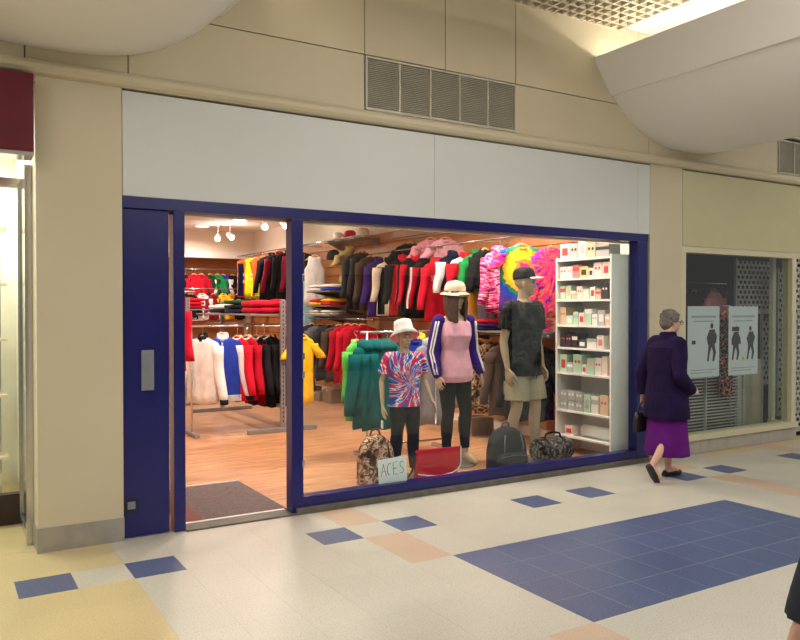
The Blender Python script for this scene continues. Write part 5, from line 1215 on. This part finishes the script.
# ================================================================== RIGHT NEIGHBOUR SHOP
rf = thing('fascia_board', 'blank pale cream fascia board above the postered window', 'fascia', (0, 0, 0))
bx('board', plain('pale_cream_board', srgb(190, 184, 146), 0.5, 0, 0.02), rf, 6.66, 9.8, W - 0.012, W + 0.06, 2.20, 2.985)
w3 = struct('window_3', 'cream framed window holding two posters', 'window')
for x0, x1 in ((6.658, 6.725), (8.62, 8.70)): bx('post', CREAM2, w3, x0, x1, W - 0.005, W + 0.12, 0.20, 2.135)
bx('head_rail', CREAM2, w3, 6.658, 8.78, W - 0.005, W + 0.12, 2.135, 2.20); bx('sill', CREAM2, w3, 6.66, 8.72, W - 0.03, W + 0.14, 0.145, 0.205, 0.004)
bx('pane', PANE, w3, 6.725, 8.62, W + 0.05, W + 0.056, 0.20, 2.135)
bx('inner_post', CREAM2, w3, 8.64, 8.70, W + 0.25, W + 0.30, 0.2, 2.2); bx('side_sill', CREAM2, w3, 8.62, 8.72, W + 0.14, W + 0.30, 0.145, 0.2); bx('return_pane', PANE, w3, 8.66, 8.666, W + 0.12, W + 0.25, 0.2, 2.135)
sr = struct('wall_riser', 'row of pale tiles under the postered window', 'wall')
bx('backing', GROUT, sr, 6.66, 8.72, W + 0.004, W + 0.14, 0, 0.145)
RT = plain('riser_tile', srgb(168, 162, 154), 0.35, 0, 0.06, 8); x = 6.668
while x < 8.70: bx('riser_tile', RT, sr, x + .002, min(x + 0.15, 8.715) - .002, W - 0.008, W + 0.004, 0.004, 0.142); x += 0.15
rw = struct('wall_right_shop', 'dim interior of the postered shop', 'wall')
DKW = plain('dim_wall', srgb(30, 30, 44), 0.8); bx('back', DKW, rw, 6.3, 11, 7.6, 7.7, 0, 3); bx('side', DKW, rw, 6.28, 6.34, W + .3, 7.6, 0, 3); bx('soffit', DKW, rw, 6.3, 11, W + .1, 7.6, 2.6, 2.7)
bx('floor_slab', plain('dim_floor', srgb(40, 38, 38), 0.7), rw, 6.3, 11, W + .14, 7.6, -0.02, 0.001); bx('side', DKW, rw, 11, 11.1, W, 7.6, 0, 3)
LAT = plain('shutter_metal', srgb(176, 174, 168), 0.4, 0.3)
def lattice(label, x0, x1, y, z0, z1, px=0.085, pz=0.062):
    t = thing('perforated_shutter', label, 'shutter', (x0, y, z0)); b = B()
    w_, h_ = x1 - x0, z1 - z0; r = 0; z = 0
    while z <= h_ - pz:
        box(b, 0, w_, -0.003, 0.003, z, z + pz * 0.38); x = (r % 2) * px / 2
        while x < w_ - px * .3:
            box(b, x, x + px * 0.34, -0.003, 0.003, z + pz * 0.38, z + pz); x += px
        z += pz; r += 1
    tag(mk('curtain', b, LAT, t), kind='stuff'); bx('bottom_bar', LAT, t, 0, w_, -0.012, 0.012, -0.04, 0.0)
    for s in (0, w_): bx('guide', LAT, t, s - .012, s + .012, -0.015, 0.015, -0.04, h_)
lattice('upper perforated roller shutter behind the two-figure poster', 8.42, 9.16, W + 0.60, 1.52, 2.16)
lattice('narrow perforated shutter beside the black opening and the inner post', 8.98, 9.16, W + 0.62, 0.62, 1.48)
lattice('perforated shutter strip between the inner post and the window frame', 9.0, 9.45, W + 0.42, 0.24, 2.05)
lattice('perforated shutter of the doorway past the cream window frame', 8.82, 9.75, W + 0.10, 0.10, 2.15)
gr = thing('slatted_grille', 'grey slatted grille below the posters', 'shutter', (7.18, W + 0.34, 0.0))
b = B(); z = 0.10
while z < 0.80: box(b, 0, 1.02, -0.004, 0.004, z, z + 0.016); z += 0.036
tag(mk('slats', b, LAT, gr), kind='stuff')
for x in (0.0, 0.33, 1.02): bx('upright', LAT, gr, x - .012, x + .012, -0.012, 0.012, 0.0, 0.86)
pn = thing('display_board', 'beige panel standing under the two-figure poster', 'board', (8.32, W + 0.52, 0.0)); bx('board', plain('beige_board', srgb(176, 170, 146), 0.6), pn, 0, 0.52, -0.01, 0.01, 0.06, 0.92); bx('foot', LAT, pn, 0.0, 0.52, -0.06, 0.06, 0, 0.06)
for s in (0.0, 0.50): bx('post', LAT, pn, s, s + .02, -0.02, -0.01, 0.06, 0.96)
def silhouette(t, cx, z0, h, pose, m):
    b = B(); s = h
    def blob(pts):
        loft(b, [[Vector((cx + x * s, -0.0022, z0 + z * s)) for x, z in pts], [Vector((cx + x * s, -0.0008, z0 + z * s)) for x, z in pts]])
    n = 12; blob([(0.02 * pose + 0.06 * math.cos(2 * PI * k / n), 0.92 + 0.075 * math.sin(2 * PI * k / n)) for k in range(n)])
    blob([(-0.10, 0.82), (0.12, 0.83), (0.15, 0.62), (0.12, 0.42), (0.17, 0.22), (0.10, 0.0), (0.03, 0.0), (0.06, 0.22), (0.0, 0.38), (-0.08, 0.2), (-0.12, 0.0), (-0.19, 0.0), (-0.15, 0.22), (-0.13, 0.42), (-0.14, 0.62)])
    blob([(-0.10, 0.80), (-0.2, 0.62), (-0.16 - .04 * pose, 0.44), (-0.11, 0.46), (-0.13, 0.62)]); blob([(0.11, 0.80), (0.21, 0.66), (0.17 + .06 * pose, 0.46), (0.12, 0.48), (0.14, 0.64)])
    mk('printed_figure', b, m, t)
PAPER = plain('poster_paper', srgb(196, 200, 204), 0.6, 0, 0.02); PINK_ = plain('poster_ink', srgb(44, 42, 46), 0.7); PGR = plain('poster_grey', srgb(150, 154, 160), 0.7); PYEL = plain('poster_yellow', srgb(190, 176, 60), 0.7)
def poster(label, x, figs, wdt=0.53):
    t = thing('poster', label, 'poster', (x, W + 0.062, 0.80)); bx('sheet', PAPER, t, 0, wdt, -0.0006, 0.0006, 0, 0.77)
    for cx, z0, h_, po in figs: silhouette(t, cx, z0, h_, po, PINK_)
    bx('text_line', PGR, t, 0.06, wdt - 0.06, -0.0016, -0.0006, 0.645, 0.668); bx('text_line', PGR, t, 0.10, wdt - 0.10, -0.0016, -0.0006, 0.60, 0.614)
    bx('text_line', PGR, t, 0.05, wdt - 0.05, -0.0016, -0.0006, 0.075, 0.085); bx('text_line', PGR, t, 0.05, wdt - 0.12, -0.0016, -0.0006, 0.045, 0.055)
    return t
p1_ = poster('white poster printed with a single dark figure', 6.84, [(0.40, 0.17, 0.42, 0)])
bx('printed_block', PINK_, p1_, 0.07, 0.13, -0.0016, -0.0006, 0.36, 0.40)
p2_ = poster('white poster printed with two dark figures', 7.53, [(0.13, 0.17, 0.38, 1), (0.40, 0.17, 0.38, -1)])
bx('printed_spot', PYEL, p2_, 0.245, 0.285, -0.0016, -0.0006, 0.16, 0.20); bx('printed_frame', PINK_, p2_, 0.06, 0.19, -0.0018, -0.0010, 0.49, 0.54)
hang('hanging_dress', 'floral print dress hanging in the gap between the posters', 'dress', (7.80, W + 0.30, 1.50), 0.2, L=0.95, w=0.13, t=0.05, kind='tank', sleeve=0, body=FLORAL, collar='none', hook=0.09)
hang('hanging_shirt', 'pink top hanging above the single-figure poster', 'top', (8.55, W + 1.0, 1.78), 0.2, L=0.5, w=0.2, sleeve=0.3, body='pink', hook=0.09, group='dim garments behind the posters')
hang('hanging_shirt', 'black top hanging above the single-figure poster', 'top', (8.15, W + 1.0, 1.76), 0.0, L=0.6, w=0.2, sleeve=0.3, body='black', hook=0.11, group='dim garments behind the posters')
dr2 = thing('clothes_rail', 'dark rail behind the posters', 'clothes rail', (7.9, W + 1.0, 0)); b = B(); bar(b, (-0.4, 0, 1.87), (0.9, 0, 1.87)); mk('bar', b, CHROME, dr2)
for s in (-.4, .9):
    b = B(); bar(b, (s, 0, 0.0), (s, 0, 1.87)); mk('upright', b, CHROME, dr2)
rl_ = thing('clothes_rail', 'short rail holding the floral dress', 'clothes rail', (7.80, W + 0.30, 0)); b = B(); bar(b, (-0.06, 0, 1.577), (0.1, 0, 1.577), .008); bar(b, (0.1, 0, 0), (0.1, 0, 1.577), .008); mk('stand', b, CHROME, rl_)
bx('foot', CHROME, rl_, -0.1, 0.2, -0.15, 0.15, 0.0, 0.015)
# ================================================================== SMALL STOCK UNDER THE LOWER RAIL
CB = plain('brown_card', srgb(128, 96, 74), 0.8, 0, 0.1)
for i, (x, y, w_, h_, lab) in enumerate(((5.55, 12.2, 0.34, 0.20, 'brown carton on the floor under the dark grey jackets'), (5.60, 11.75, 0.32, 0.14, 'low brown carton under the dark grey jackets'), (5.62, 11.3, 0.30, 0.22, 'brown carton under the dark brown jacket'), (5.72, 7.6, 0.32, 0.2, 'brown carton under the camouflage jackets'))):
    t = thing('carton', lab, 'box', (x, y, 0), random.uniform(-.15, .15)); bx('box', CB, t, -w_ / 2, w_ / 2, -0.16, 0.16, 0, h_, 0.004); bx('tape', PB['tan'], t, -w_ / 2 - .001, w_ / 2 + .001, -0.025, 0.025, h_ - 0.03, h_ + 0.0015)
